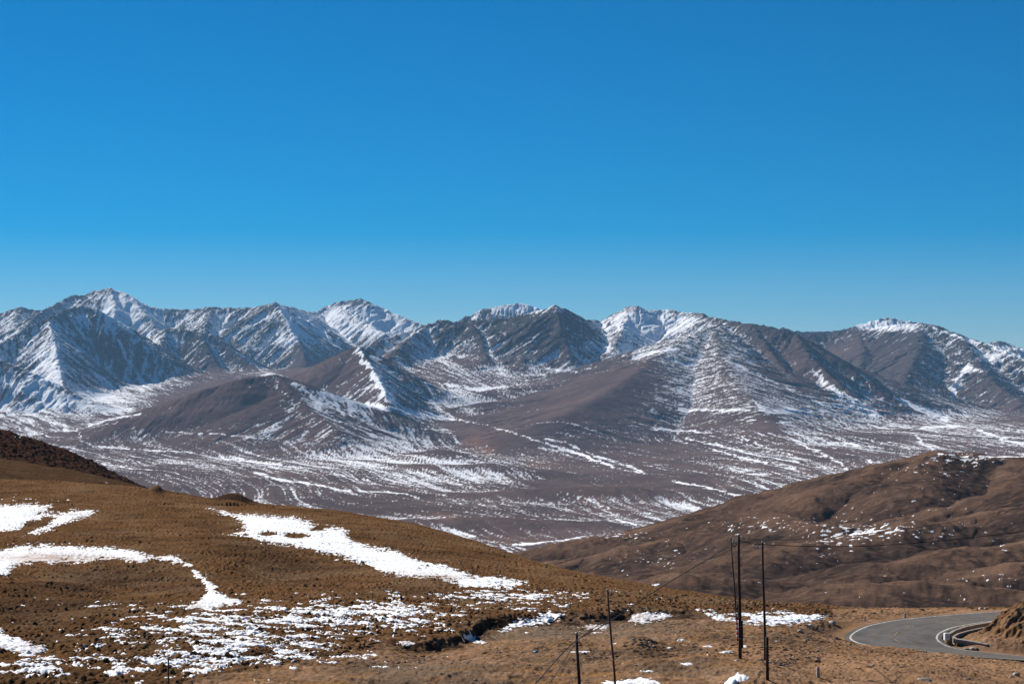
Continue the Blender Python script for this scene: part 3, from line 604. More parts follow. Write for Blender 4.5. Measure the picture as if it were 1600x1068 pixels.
    for (pts, w) in [([(1500, 929), (1508, 938), (1519, 942)], 1.6), ([(1465, 708), (1490, 711)], 2), ([(1530, 712), (1570, 713), (1600, 712)], 2), ([(1330, 835), (1400, 824)], 1.0)]:
        sn = np.maximum(sn, 0.62 * (1 - sstep(w * 0.4, w * 1.3, line_d(px, py, pts) + 1.5 * n2)))
    o = grid_mesh('hills', Xg, Yg, Z, M_hill, {'snow': np.clip(sn, 0, 1), 'scrub_shade': scrub_shade})
    tag(o, 'rolling tan and dark brown hills flecked with snow beyond the road', 'hills', kind='structure')

def build_left_hill():
    nc, nr = 620, 420
    u = np.linspace(-0.36, -0.10, nc)
    upx = u * FPX + 800
    xs = [-400, -150, 0, 50, 100, 150, 200, 230, 300, 400, 520]
    Lb = np.interp(upx, xs, [700, 770, 800, 800, 800, 800, 800, 800, 815, 840, 880])     # hidden foot (front)
    Lm = np.interp(upx, xs, [690, 703, 716, 724, 732, 742, 755, 764, 790, 820, 860])     # olive shoulder
    Lc = np.interp(upx, xs, [585, 632, 672, 687, 703, 725, 750, 765, 788, 806, 850])     # crest
    Yk = np.array([np.full(nc, 430.), np.full(nc, 500.), np.full(nc, 512.), np.full(nc, 600.), np.full(nc, 640.), np.full(nc, 760.)])
    yk = np.array([Lb, Lm, Lm + 3, Lc, Lc + 14, Lc + 90])
    Zk = -(yk - HY) / FPX * Yk
    Yr = np.linspace(430, 760, nr)
    Yg = np.repeat(Yr[:, None], nc, 1); Xg = u[None] * Yg
    Z = pchip_cols(Yk, Zk, Yg)
    Z += 0.35 * fbm(Xg / 9, Yg / 9, 4, 141) + 1.25 * fbm(Xg / 2.8, Yg / 3.2, 5, 142, 0.66) * sstep(500, 530, Yg) + 0.10 * fbm(Xg / 0.9, Yg / 0.9, 2, 143)
    px, py = topix(Xg, Yg, Z)
    n1 = fbm(Xg / 6, Yg / 6, 4, 145)
    rough = sstep(505, 530, Yg)
    sn = 0.5 * fbm(Xg / 4, Yg / 5, 3, 147) + blobs(px, py, [(25, 682, 18, 7, .25), (165, 752, 10, 4, .3)])
    o = grid_mesh('hillside', Xg, Yg, Z, M_turf2, {'scrub_shade': np.clip(rough * 0.95 + 0.3 * n1, 0, 1), 'snow': np.clip(sn, 0, 1)})
    tag(o, 'dark scrubby hillside behind the near slope at the left edge', 'hillside', kind='structure')

def mat_turf2():
    t = NT('scrubby_turf')
    n3 = t.noise(0.35, 5); n2 = t.noise(1.2, 4)
    a = t.mix(t.ramp(n3, [(0.3, 0.0), (0.7, 1.0)]), (0.058, 0.033, 0.017), (0.115, 0.064, 0.031))
    b = t.mix(t.ramp(n2, [(0.35, 0.0), (0.65, 1.0)]), (0.012, 0.007, 0.005), (0.085, 0.040, 0.026))
    c = t.mix(t.attr('scrub_shade'), a, b)
    c = t.mix(t.ramp(t.attr('snow'), [(0.46, 0.0), (0.52, 1.0)]), c, SNOW)
    t.bump(n2, 0.5, 0.2)
    return t.color(c)
M_turf2 = mat_turf2()
build_hills()
build_left_hill()
#ENDPART mid

# ================================================================== ROAD (edges measured, banked towards the inside)
OUT = [(1900, 1054, 143.5), (1750, 1042, 145.5), (1660, 1035, 147), (1600, 1030, 147.6), (1544, 1026, 148.6), (1469, 1020.5, 150.4), (1420, 1016.5, 152), (1384, 1012.5, 153.6), (1356, 1007, 155.4), (1337, 1002, 157.4), (1328, 995.5, 159.8), (1334, 987.5, 162.6), (1352, 978.5, 165.8), (1375, 972.5, 168.4), (1412, 966.5, 170.9), (1459, 962, 172.9), (1525, 956.8, 175.4), (1585, 953, 177), (1660, 949, 178.4), (1800, 944, 179.5), (1950, 941, 180)]
INN = [(1900, 1046, 150.5), (1750, 1035, 152.5), (1660, 1028.5, 154), (1600, 1024, 154.6), (1544, 1018.5, 155.6), (1515, 1015.5, 156.4), (1494, 1012, 157.4), (1480, 1008.5, 158.5), (1469, 1003, 159.8), (1464, 998.5, 161), (1463, 994.5, 162), (1466, 989, 163.3), (1475, 984, 164.6), (1487, 979.5, 165.8), (1504, 976, 167), (1530, 971.8, 168.6), (1562, 968, 170), (1600, 963.5, 171), (1660, 959, 172), (1800, 953, 173), (1950, 950, 173.5)]
def dens(pts, n=240):
    W3 = np.array([P(*p) for p in pts]); t = np.arange(len(W3)); tq = np.linspace(0, len(W3) - 1, n)
    out = np.empty((n, 3))
    for k in range(3):
        v = W3[:, k]; m = np.gradient(v)
        i = np.clip(np.floor(tq).astype(int), 0, len(W3) - 2); f = tq - i
        out[:, k] = (2 * f**3 - 3 * f**2 + 1) * v[i] + (f**3 - 2 * f**2 + f) * m[i] + (3 * f**2 - 2 * f**3) * v[i + 1] + (f**3 - f**2) * m[i + 1]
    return out
EO, EI = dens(OUT), dens(INN)
def across(t, lift=0.0):
    p = EO * (1 - t) + EI * t
    p = p.copy(); p[:, 2] += lift
    return p
_w = np.linalg.norm(EO - EI, axis=1).mean()
M_road = None
def mat_road():
    t = NT('asphalt')
    n = t.noise(3.0, 5); n2 = t.noise(0.35, 6)
    c = t.mix(t.ramp(n2, [(0.3, 0.0), (0.7, 1.0)]), (0.090, 0.085, 0.082), (0.170, 0.156, 0.147))
    c = t.mix(t.attr('worn'), c, (0.185, 0.165, 0.145))
    c = t.mix(t.ramp(n, [(0.45, 0.0), (0.75, 0.35)]), c, (0.06, 0.057, 0.055))
    c = t.mix(t.ramp(t.noise(0.8, 6, stretch=(1, 0.6, 1)), [(0.54, 0.0), (0.70, 0.45)]), c, (0.20, 0.155, 0.12))
    t.b.inputs['Roughness'].default_value = 0.75
    return t.color(c)
def mat_line(name, c1, c2):
    t = NT(name)
    return t.color(t.mix(t.ramp(t.noise(4.0, 5), [(0.42, 0.0), (0.62, 1.0)]), c1, c2))
def build_road():
    ts = np.linspace(-0.07, 1.06, 22)
    G = np.array([across(t) for t in ts])
    G[:, :, 2] += 0.0
    tt = np.repeat(ts[:, None], G.shape[1], 1)
    worn = 0.45 * (np.exp(-((tt - 0.22) / 0.05) ** 2) + np.exp(-((tt - 0.40) / 0.05) ** 2) + np.exp(-((tt - 0.62) / 0.05) ** 2) + np.exp(-((tt - 0.80) / 0.05) ** 2)) + 0.5 * np.exp(-((tt - 0.97) / 0.06) ** 2) + 0.3 * np.exp(-((tt - 0.0) / 0.03) ** 2)
    worn = np.clip(worn * (0.9 + 0.6 * fbm(G[:, :, 0] / 1.5, G[:, :, 1] / 1.5, 3, 201)), 0, 1)
    road = grid_mesh('road', G[:, :, 0], G[:, :, 1], G[:, :, 2], mat_road(), {'worn': worn})
    tag(road, 'grey asphalt mountain road curving round a hairpin bend', 'road', kind='structure')
    wl = mat_line('worn_white_line', (0.36, 0.33, 0.30), (0.74, 0.71, 0.67)); yl = mat_line('faded_yellow_line', (0.17, 0.145, 0.12), (0.36, 0.25, 0.12))
    for t0 in (0.0, 1.0):
        dt = 0.17 / _w
        g = np.array([across(t0 - dt / 2, 0.012), across(t0 + dt / 2, 0.012)])
        l = grid_mesh('edge_line', g[:, :, 0], g[:, :, 1], g[:, :, 2], wl); l.parent = road
    c = across(0.5); L = np.concatenate([[0], np.cumsum(np.linalg.norm(np.diff(c, axis=0), axis=1))])
    s = 0.0; k = 0
    while s < L[-1] - 3:
        if 12 < s:
            q = np.linspace(s, s + 1.9, 8); dt = 0.075 / _w
            g = np.array([[np.interp(q, L, across(t, 0.012)[:, j]) for j in range(3)] for t in (0.5 - dt, 0.5 + dt)]).transpose(0, 2, 1)
            l = grid_mesh('centre_dash', g[:, :, 0], g[:, :, 1], g[:, :, 2], yl); l.parent = road
        s += 3.6
    return road

# ================================================================== NEAR GROUND
#PART near
BANK_X = [560, 594, 602, 624, 660, 696, 721, 740, 764, 800, 836, 879, 930, 975, 1030, 1081, 1110, 1150, 1200]
BANK_Y = [1016, 1010, 997, 998, 1000, 995, 990, 977, 967, 959.5, 956, 956, 957, 950, 951, 951.5, 957, 964, 968]
BANK_H = [0, 0.05, 0.2, 0.5, 0.8, 0.75, 0.7, 0.8, 0.8, 0.85, 0.75, 0.75, 0.8, 0.8, 0.55, 0.45, 0.2, 0.1, 0.0]
SN1 = [(325, 794), (345, 796), (375, 803), (400, 803), (430, 805), (460, 806), (480, 813), (500, 822), (520, 821), (540, 825), (546, 830), (540, 836), (555, 845), (580, 853), (625, 859), (640, 868), (660, 876), (690, 880), (720, 890), (735, 898), (780, 900), (815, 905), (828, 911), (800, 917), (760, 917), (722, 917), (712, 908), (680, 903), (650, 902), (620, 900), (600, 897), (585, 886), (568, 880), (540, 872), (500, 862), (470, 856), (445, 850), (430, 849), (410, 846), (395, 840), (375, 837), (352, 832), (386, 827), (378, 816), (365, 808), (345, 801)]
SN2 = [(-80, 870), (0, 862), (12, 853), (40, 851), (60, 850), (100, 851), (150, 853), (200, 857), (240, 868), (265, 867), (285, 873), (300, 884), (320, 900), (335, 914), (347, 922), (362, 931), (377, 940), (360, 944), (340, 948), (325, 950), (300, 950), (291, 944), (305, 939), (319, 930), (323, 920), (314, 906), (300, 892), (285, 879), (265, 874), (240, 874), (218, 880), (190, 873), (165, 873), (130, 878), (100, 876), (80, 881), (60, 877), (40, 881), (20, 886), (12, 898), (0, 898), (-80, 905)]
SN3 = [(-80, 786), (0, 788), (40, 787), (82, 789), (75, 797), (60, 801), (88, 800), (115, 796), (153, 797), (150, 803), (122, 811), (90, 822), (60, 834), (32, 838), (58, 826), (80, 815), (84, 808), (66, 808), (40, 818), (28, 827), (0, 830), (-60, 832)]
SN4 = [(-80, 960), (0, 979), (8, 986), (30, 996), (50, 1004), (76, 1006), (66, 1019), (48, 1024), (20, 1018), (0, 1014), (-80, 1000)]
SN6 = [(1090, 951.5), (1108, 953), (1122, 958), (1150, 958), (1190, 956), (1205, 953), (1225, 952), (1240, 956), (1275, 959), (1303, 958.5), (1285, 965), (1262, 970), (1240, 973.5), (1190, 974), (1150, 970), (1128, 967), (1108, 961)]
SN7 = [(985, 960), (1005, 956), (1040, 959), (1052, 961), (1030, 968), (1000, 971), (984, 968)]
SN8 = [(1133, 1067), (1143, 1059), (1152, 1052), (1165, 1051), (1168, 1058), (1158, 1063), (1146, 1068)]
SN9 = [(930, 1071), (950, 1062), (985, 1058), (1010, 1059), (1034, 1064), (1028, 1074), (930, 1076)]
SN10 = [(906, 981), (912, 976), (934, 974), (949, 976), (946, 983), (925, 984)]
SN11 = [(780, 986), (795, 976), (800, 968), (830, 962), (845, 955), (880, 957), (874, 966), (850, 972), (812, 978), (800, 984)]
SN12 = [(722, 992), (735, 988), (745, 994), (758, 999), (752, 1006), (738, 1002), (722, 1000)]
SN13 = [(622, 1000), (640, 998), (648, 1004), (640, 1010), (628, 1006)]
near = {}
def build_near():
    nc = 1760
    u = np.linspace(-0.30, 0.355, nc)
    upx = u * FPX + 800
    xs = [-400, 0, 200, 400, 600, 800, 1000, 1200, 1330, 1450, 1600, 2000]
    LY = [
        ([94] * 12, [1100] * 12),
        ([108, 108, 108, 108, 109, 110, 111, 112, 115, 117, 118, 118], [1040, 1040, 1040, 1040, 1040, 1040, 1040, 1042, 1050, 1056, 1060, 1060]),
        ([133, 133, 133, 133, 128, 128, 128, 128, 140, 143, 143, 143], [985, 985, 985, 985, 1000, 1000, 1000, 1008, 1014, 1026, 1036, 1044]),
        ([168, 168, 168, 168, 160, 152, 152, 156, 160, 161, 161, 161], [930, 930, 930, 930, 945, 965, 968, 975, 990, 990, 990, 990]),
        ([230, 230, 230, 228, 222, 190, 175, 176, 171, 171, 172, 172], [860, 860, 860, 865, 880, 924, 944, 958, 964, 964, 963, 963]),
        ([330, 330, 322, 305, 280, 243, 208, 190, 182, 180, 179, 179], [783, 783, 788, 803, 829, 884, 920, 945, 952.5, 953, 952, 952]),
    ]
    cx = [-400, -100, 0, 100, 200, 250, 300, 350, 400, 450, 500, 550, 600, 650, 700, 750, 800, 850, 900, 950, 1000, 1050, 1100, 1150, 1200, 1250, 1300, 1350, 1400, 1500, 1600, 2000]
    cy = [755, 749, 748, 752, 759, 767, 774, 781, 786, 790, 795, 801, 809, 819, 832, 847, 864, 880, 893, 904, 912, 921, 930, 936, 941, 945, 948, 949.5, 949.5, 949, 948, 946]
    crY = np.interp(upx, [-400, 0, 200, 400, 600, 800, 1000, 1200, 1300, 1400, 1600, 2000], [400, 400, 385, 360, 330, 287, 240, 205, 194, 187, 185, 185])
    cry = interp_tab(cx, [cy], upx)[0]
    Yk = [np.full(nc, -60.), np.full(nc, 0.), np.full(nc, 25.), np.full(nc, 60.)]
    Zk = [np.full(nc, 0.), np.full(nc, -1.75), np.full(nc, -7.), np.full(nc, -12.8)]
    for ys, rows in LY:
        Y_, y_ = interp_tab(xs, [ys, rows], upx)
        Yk.append(Y_); Zk.append(-(y_ - HY) / FPX * Y_)
    czz = -(cry - HY) / FPX * crY
    sl = czz / crY
    Yk += [crY, crY + 14, crY + 40, crY + 140, crY + 300]
    Zk += [czz, czz + 14 * sl * 1.7, czz + 40 * sl * 2.4, czz - 34, czz - 100]
    Yk = np.array(Yk); Zk = np.array(Zk)
    # rows: spaced evenly as seen, plus a coarse apron near the camera and behind the crest
    seg = [4, 4, 5, 14, 80, 190, 190, 210, 200, 90, 14, 10, 12, 10]
    Yq = []
    for i, n in enumerate(seg):
        t = np.linspace(0, 1, n, endpoint=False)[:, None]
        if 4 <= i <= 9: Yq.append(1 / ((1 - t) / Yk[i][None] + t / Yk[i + 1][None]))
        else: Yq.append((1 - t) * Yk[i][None] + t * Yk[i + 1][None])
    Yg = np.concatenate(Yq + [Yk[-1][None]]); Xg = u[None] * np.maximum(Yg, 40) * np.where(Yg < 60, 1.0, 1.0)
    Z = pchip_cols(Yk, Zk, Yg)
    Ys = np.maximum(Yg, 30)
    px, py = topix(Xg, Ys, Z)
    vis = sstep(70, 90, Yg)
    # broad forms
    Z += vis * (0.5 * fbm(Xg / 30, Yg / 30, 3, 301) * sstep(600, 200, px) + 0.22 * fbm(Xg / 9, Yg / 9, 3, 302))
    Z += 0.9 * blobs(px, py, [(190, 905, 120, 22, -1.2), (450, 885, 90, 20, -1.1), (60, 965, 110, 26, -.8), (330, 860, 120, 16, .6), (160, 840, 150, 12, .5), (990, 1014, 34, 14, .8), (1010, 1045, 60, 12, .5), (1110, 1042, 60, 12, .6), (920, 1032, 50, 10, .4), (880, 1010, 60, 16, .4), (760, 1050, 120, 18, .4), (1200, 1060, 80, 20, .5), (1420, 1060, 120, 18, .7), (1250, 1035, 50, 14, -.4), (1060, 990, 60, 12, .3)])
    Z += 1.0 * blobs(px, py, [(366, 783, 26, 6, 1.35), (246, 768, 8, 4, .8)]) * (Yg > 335)
    # eroded bank
    px0 = px + 6 * fbm(Xg / 1.5, Yg / 3, 2, 305)
    by = np.interp(px0, BANK_X, BANK_Y) + 2.5 * fbm(Xg / 2.2, Yg / 5, 3, 306) + 1.5 * fbm(Xg / 0.6, Yg / 1.5, 2, 307)
    bh = np.interp(px, BANK_X, BANK_H)
    below = py - by
    step = sstep(-1.0, 5.0, below) * (1 - sstep(10, 70, below)) * sstep(0, 1, (px - 592) / (18 + np.maximum(below, 0) * 4))
    Z -= bh * 0.72 * step
    lowr = sstep(560, 620, px + (py - 1010) * 5) * sstep(-1, 2, below) * (Yg < 200)
    lowr = np.where(px > 1150, sstep(957, 966, py + 3 * fbm(Xg / 3, Yg / 3, 3, 308) - 3 * sstep(1200, 1300, px) + 2) * (px < 2600), lowr)
    lowr = np.where(px > 1300, 1.0, lowr)
    lowr = np.where(px < 1300, lowr, sstep(947, 952, py + 0 * px))
    lowl = sstep(1015, 1075, py + 12 * fbm(Xg / 6, Yg / 6, 3, 309)) * sstep(380, 640, px)
    dirt = np.clip(np.maximum(lowr * vis, lowl), 0, 1)
    # tussocks
    tus = ridged(Xg / 0.75, Yg / 0.75, 2, 311) ; tu2 = fbm(Xg / 0.42, Yg / 0.42, 2, 312); tu3 = fbm(Xg / 2.2, Yg / 2.2, 3, 313)
    amp = lerp(0.17, 0.05, dirt) * vis * np.clip(0.75 + 0.9 * tu3 + 0.5 * fbm(Xg / 9, Yg / 9, 2, 314), 0.2, 1.7)
    Z += amp * (tu2 * 1.1 - (tus - 0.5) * 0.9)
    Z += vis * dirt * (0.14 * fbm(Xg / 1.6, Yg / 1.6, 5, 315, 0.68) + 0.05 * fbm(Xg / 0.4, Yg / 0.5, 2, 318) + 0.12 * (ridged(Xg / 7 + 0.6 * Yg / 7, Yg / 4, 3, 316) - 0.5))
    # cut slope inside the bend
    RDc = [(0.9, 0.85, 0.3, [(1545, 1004, 160), (1562, 990, 160.5), (1571, 973, 161.5), (1585, 957, 162), (1594, 947, 162.5), (1604, 936, 163), (1625, 928, 163), (1680, 924, 163.5), (1800, 922, 164), (1950, 920, 164)]),
           (0.8, 0.8, 0.5, [(1604, 936, 163), (1602, 968, 160.5), (1592, 1002, 158), (1580, 1018, 156.5)]), (0.8, 0.8, 0.5, [(1680, 924, 163.5), (1675, 968, 159.5), (1665, 1020, 155.5)]), (0.8, 0.8, 0.5, [(1800, 922, 164), (1790, 968, 159), (1780, 1020, 155)])]
    box = (Xg > 28) & (Yg > 130) & (Yg < 186)
    Hc, sc, dc, _ = ridge_field(Xg[box] + 0.6 * fbm(Xg[box] / 2, Yg[box] / 2, 3, 321), Yg[box] + 0.6 * fbm(Xg[box] / 2, Yg[box] / 2, 3, 322), RDc, Z[box])
    Hc = Hc + np.minimum(dc * 0.14, 0.28) * (ridged(sc / 1.1 + dc / 2, dc / 6, 4, 323) - 0.5) + 0.05 * fbm(Xg[box] / 0.5, Yg[box] / 0.5, 3, 324)
    cut = np.zeros_like(Z); cut[box] = sstep(-0.2, 0.3, Hc - Z[box])
    Z[box] = smax(Hc, Z[box], 0.25)
    Z += cut * (0.10 * tu2 - 0.10 * (tus - 0.5) + 0.10 * fbm(Xg / 1.1, Yg / 1.1, 3, 325))
    dirt = dirt * (1 - 0.7 * cut)
    # bed of the road
    box = (Xg > 22) & (Yg > 135) & (Yg < 192)
    pts = np.concatenate([across(t)[::3] for t in np.linspace(-0.03, 1.03, 9)])
    bx, by_, bz = Xg[box], Yg[box], Z[box]
    nz = np.zeros_like(bx); nd = np.zeros_like(bx)
    for i in range(0, len(bx), 20000):
        d2 = (bx[i:i + 20000, None] - pts[None, :, 0]) ** 2 + (by_[i:i + 20000, None] - pts[None, :, 1]) ** 2 + 1e-3
        w = 1 / d2 ** 2.5
        nz[i:i + 20000] = (w * pts[None, :, 2]).sum(1) / w.sum(1); nd[i:i + 20000] = np.sqrt(d2.min(1))
    f = 1 - sstep(0.95, 3.4, nd)
    Z[box] = lerp(bz, nz - 0.09 - 0.03 * f, f)
    verge = np.zeros_like(Z); verge[box] = 1 - sstep(0.9, 3.0, nd)
    # drainage ditch inside the bend
    dl = np.array([P(*p)[:2] for p in DITCH])
    dd = line_d(bx, by_, [tuple(p) for p in dl])
    Zb = Z[box]; Z[box] = np.where(dd < 1.0, Zb - 0.55 * (1 - sstep(0.22, 0.40, dd)), Zb)
    px, py = topix(Xg, Ys, Z)
    # ---- colours
    n9 = fbm(Xg / 12, Yg / 12, 4, 331)
    dull = np.clip(blobs(px, py, [(190, 905, 130, 24, .9), (430, 890, 110, 22, .9), (80, 960, 110, 30, .8), (60, 715, 100, 20, .6), (350, 845, 80, 20, .4), (760, 940, 120, 14, .2), (560, 1060, 120, 16, .6), (640, 915, 60, 8, .5)]) + 0.8 * n9 + 0.35 * fbm(Xg / 3, Yg / 4, 3, 332) + 0.25 * sstep(960, 1068, py), 0, 1)
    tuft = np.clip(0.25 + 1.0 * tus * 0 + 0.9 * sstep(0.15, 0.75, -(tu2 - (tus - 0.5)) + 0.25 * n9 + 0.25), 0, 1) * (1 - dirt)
    och = np.clip(blobs(px, py, [(1450, 952, 200, 6, .55), (1600, 985, 50, 30, .8), (1330, 1030, 120, 22, .45), (1500, 1045, 150, 20, .55), (1180, 1020, 60, 10, .4), (960, 1040, 90, 12, .3), (800, 1015, 60, 8, .3), (1240, 975, 60, 10, .4)]) * (0.9 + 0.9 * n9) + 0.3 * verge, 0, 1)
    och = och * (1 - 0.75 * cut)
    grey = np.clip(blobs(px, py, [(820, 985, 160, 16, .7), (950, 985, 90, 14, .5), (660, 1045, 90, 20, .5), (1040, 975, 60, 8, .5), (1150, 1050, 90, 12, .3), (1500, 1002, 30, 6, .2)]) * (0.8 + 1.0 * fbm(Xg / 4, Yg / 4, 3, 333)), 0, 1)
    soil_shade = np.clip(sstep(-0.5, 1.5, below) * (1 - sstep(7, 14, below)) * np.clip(bh * 1.6, 0, 1) * (0.75 + fbm(Xg / 1.0, Yg / 2, 3, 335)), 0, 1) * vis
    soil_shade = np.maximum(soil_shade, np.clip(blobs(px, py, [(170, 970, 14, 4, .9), (385, 975, 12, 3, .7), (1028, 1021, 22, 6, .45)]) + 1.3 * blobs(px, py, [(352, 776, 16, 7, 1.1), (378, 780, 22, 7, 1.2), (246, 765, 9, 4, 1.)]) * (Yg > 340) + blobs(px, py, [(1600, 938, 12, 5, 1.2), (1640, 922, 30, 6, 1.0)]), 0, 1))  # dark earth and turf, plus the mound's shade painted on the dirt flat
    o = grid_mesh('ground', Xg, Yg, Z, M_ground, {'dull': dull, 'tuft': tuft, 'dirt': dirt, 'ochre': och, 'grey': grey, 'soil_shade': soil_shade})
    tag(o, 'golden brown tussock slope and bare dirt flat in the foreground', 'ground', kind='structure')
    near.update(X=Xg, Y=Yg, Z=Z, px=px, py=py)
    # ---- snow lying on it, a layer with its own thickness
    qx = px + 9 * fbm(Xg / 2.5, Yg / 5, 5, 341, 0.7) ; qy = py + 3.6 * fbm(Xg / 1.5, Yg / 3, 5, 342, 0.7)
    m = np.full(Z.shape, -9.0, np.float32)
    for poly, soft in ((SN1, 1), (SN2, 1), (SN3, 1), (SN4, 1), (SN6, 1), (SN7, 1), (SN8, .4), (SN9, .5), (SN10, .8), (SN11, 1), (SN12, 1), (SN13, 1)):
        x0 = min(p[0] for p in poly) - 12; x1 = max(p[0] for p in poly) + 12; y0 = min(p[1] for p in poly) - 8; y1 = max(p[1] for p in poly) + 8
        sel = (px > x0) & (px < x1) & (py > y0) & (py < y1) & (Yg > 80) & (Yg < crY[None] + 2)
        v = poly_sd(lerp(px[sel], qx[sel], soft), lerp(py[sel], qy[sel], soft), poly)
        m[sel] = np.maximum(m[sel], np.clip(v * 0.12, -3, 1.1))
    # bare islands
    isl = blobs(px, py, [(418, 833, 14, 3.2, 3), (464, 836, 18, 3.6, 3.2), (495, 826, 14, 3, 1.5), (700, 898, 30, 2.5, .7), (1165, 965, 8, 3, 2), (1215, 960, 18, 2.5, 1.6), (1140, 962, 12, 2, 1.0)])
    m = np.where(m > -3, m - isl, m)
    # scattered flecks
    den = blobs(px, py, [(330, 965, 120, 20, .42), (520, 955, 130, 26, .62), (660, 965, 110, 24, .50), (780, 930, 110, 10, .62), (820, 948, 80, 8, .35), (420, 1000, 130, 26, .40), (250, 1005, 170, 32, .42), (180, 1045, 160, 20, .50), (50, 1042, 80, 16, .42), (200, 975, 120, 20, .16), (560, 1010, 90, 18, .15), (500, 1040, 120, 16, .2), (480, 1025, 60, 16, .2), (900, 940, 80, 14, .18), (1000, 935, 60, 16, .06), (200, 945, 160, 6, .22), (130, 937, 90, 5, .16), (330, 1030, 120, 16, .28), (40, 782, 60, 12, .3), (700, 985, 60, 6, .2), (400, 1025, 80, 14, .12), (880, 925, 70, 6, .3), (60, 905, 60, 8, .1), (1120, 1015, 40, 8, .08), (1060, 1000, 120, 20, .04), (620, 940, 16, 20, .22)])
    sf = 1.0 * fbm((Xg * 0.96 - Yg * 0.12) / 2.1, (Yg + Xg * 0.45) / 1.5, 5, 351, 0.66) + 0.22 * fbm(Xg / 6, Yg / 5, 2, 353) + 0.12 * fbm(Xg / 0.4, Yg / 0.6, 2, 354)
    sc = (sf + den * 0.95 - 0.66) * 5
    sc = np.where((px > 612) & (px < 626) & (py > 930) & (py < 995), np.maximum(sc, 0.75 - np.abs(px - 621 + (py - 960) * 0.18) * 0.5 + 1.5 * sf), sc)
    sc = np.where((Yg > 80) & (py < 1092) & (den > 0.03), sc, -9)
    m = np.where(m > -3, m + 0.45 * fbm(Xg / 3.5, Yg / 5, 3, 345), m)
    m = np.maximum(m, np.minimum(sc, 0.9))
    dots = blobs(px, py, [(1074, 1036, 15, 2.6, 1), (1010, 1047, 15, 2.4, 1), (1062, 998.5, 8, 2, 1), (1046, 1011, 6, 1.8, 1), (908, 1017, 22, 1.8, .9), (1106, 1008.5, 13, 2.4, 1), (1134, 1017.5, 14, 2.2, 1.1), (1163, 1008, 7, 2, 1), (822, 987, 6, 1.6, .9), (700, 1024, 6, 1.5, .8), (1150, 1030, 5, 1.6, .8), (960, 1004, 5, 1.5, .8), (1020, 1008, 4, 1.4, .8), (1213, 1000, 5, 1.4, .8), (640, 975, 8, 2, .8)])
    m = np.maximum(m, np.where(dots > 0.1, dots * 2.6 - 1.5 + 0.8 * fbm(Xg / 0.6, Yg / 1.2, 3, 346), -9))
    m = m + (0.45 * tu2 + 0.35 * (tus - 0.5) + 0.8 * fbm(Xg / 0.9, Yg / 2.0, 4, 343, 0.7)) * (m > -3)
    Zs = Z - amp * (tu2 * 1.1 - (tus - 0.5) * 0.9) * 0.45 + np.clip(m, -2, 1.0) * np.where((dots > 0.1) & (dirt > 0.5), 0.05, 0.105) - 0.01
    ok = m > -1.2
    fm = ok[:-1, :-1] & ok[1:, :-1] & ok[:-1, 1:] & ok[1:, 1:]
    dirty = np.clip(blobs(px, py, [(120, 872, 130, 6, .75), (680, 901, 60, 4, .8), (600, 892, 60, 5, .35), (660, 905, 40, 4, .5), (60, 870, 60, 12, .4), (40, 1015, 50, 7, .5), (115, 803, 30, 4, .45), (305, 946, 14, 4, .8), (925, 980, 30, 6, .9), (1010, 964, 30, 6, .7), (740, 997, 22, 8, .6), (635, 1004, 20, 8, .8), (510, 872, 50, 5, .3), (1150, 970, 40, 3, .2)]) * (0.9 + 0.8 * tu3), 0, 1)
    s = grid_mesh('snow', Xg, Yg, Zs, M_snow, {'dirty': dirty}, fmask=fm)
    tag(s, 'patches and flecks of old snow lying on the near brown slope', 'snow', kind='stuff')

DITCH = [(1486, 996, 159.6), (1487, 990, 161.4), (1496, 984.5, 163), (1512, 980, 164.4), (1532, 976, 165.8), (1560, 971, 167.4), (1600, 967, 168.4)]
road = build_road()
build_near()
#ENDPART near

def ground_at(px, py):
    """the nearest piece of ground seen in that direction"""
    d = (near['px'] - px) ** 2 + (near['py'] - py) ** 2 * 4
    c = np.where((d < max(4.0, float(d[near['Y'] > 60].min()) * 1.5)) & (near['Y'] > 60), near['Y'], 1e9)
    i = np.unravel_index(np.argmin(c), d.shape)
    return Vector((float(near['X'][i]), float(near['Y'][i]), float(near['Z'][i])))


# ================================================================== THINGS
def tube_mesh(path, radii, n=8, caps=True):
    V, F = [], []
    path = [Vector(p) for p in path]
    up = Vector((0.13, 0.21, 0.97)).normalized()
    for i, p in enumerate(path):
        t = (path[min(i + 1, len(path) - 1)] - path[max(i - 1, 0)]).normalized()
        a = t.cross(up)
        if a.length < 0.2: a = t.cross(Vector((1, 0, 0)))
        a.normalize(); b = t.cross(a).normalized()
        r = radii[i] if isinstance(radii, (list, tuple)) else radii
        for k in range(n):
            q = 2 * math.pi * k / n
            V.append(p + a * (r * math.cos(q)) + b * (r * math.sin(q)))
    for i in range(len(path) - 1):
        for k in range(n):
            F.append((i * n + k, i * n + (k + 1) % n, (i + 1) * n + (k + 1) % n, (i + 1) * n + k))
    if caps:
        F.append(tuple(range(n - 1, -1, -1))); F.append(tuple(range((len(path) - 1) * n, len(path) * n)))
    return V, F

def tube(name, path, radii, mat, parent=None, n=8):
    V, F = tube_mesh(path, radii, n)
    return mesh_obj(name, V, F, mat, parent, smooth=True)

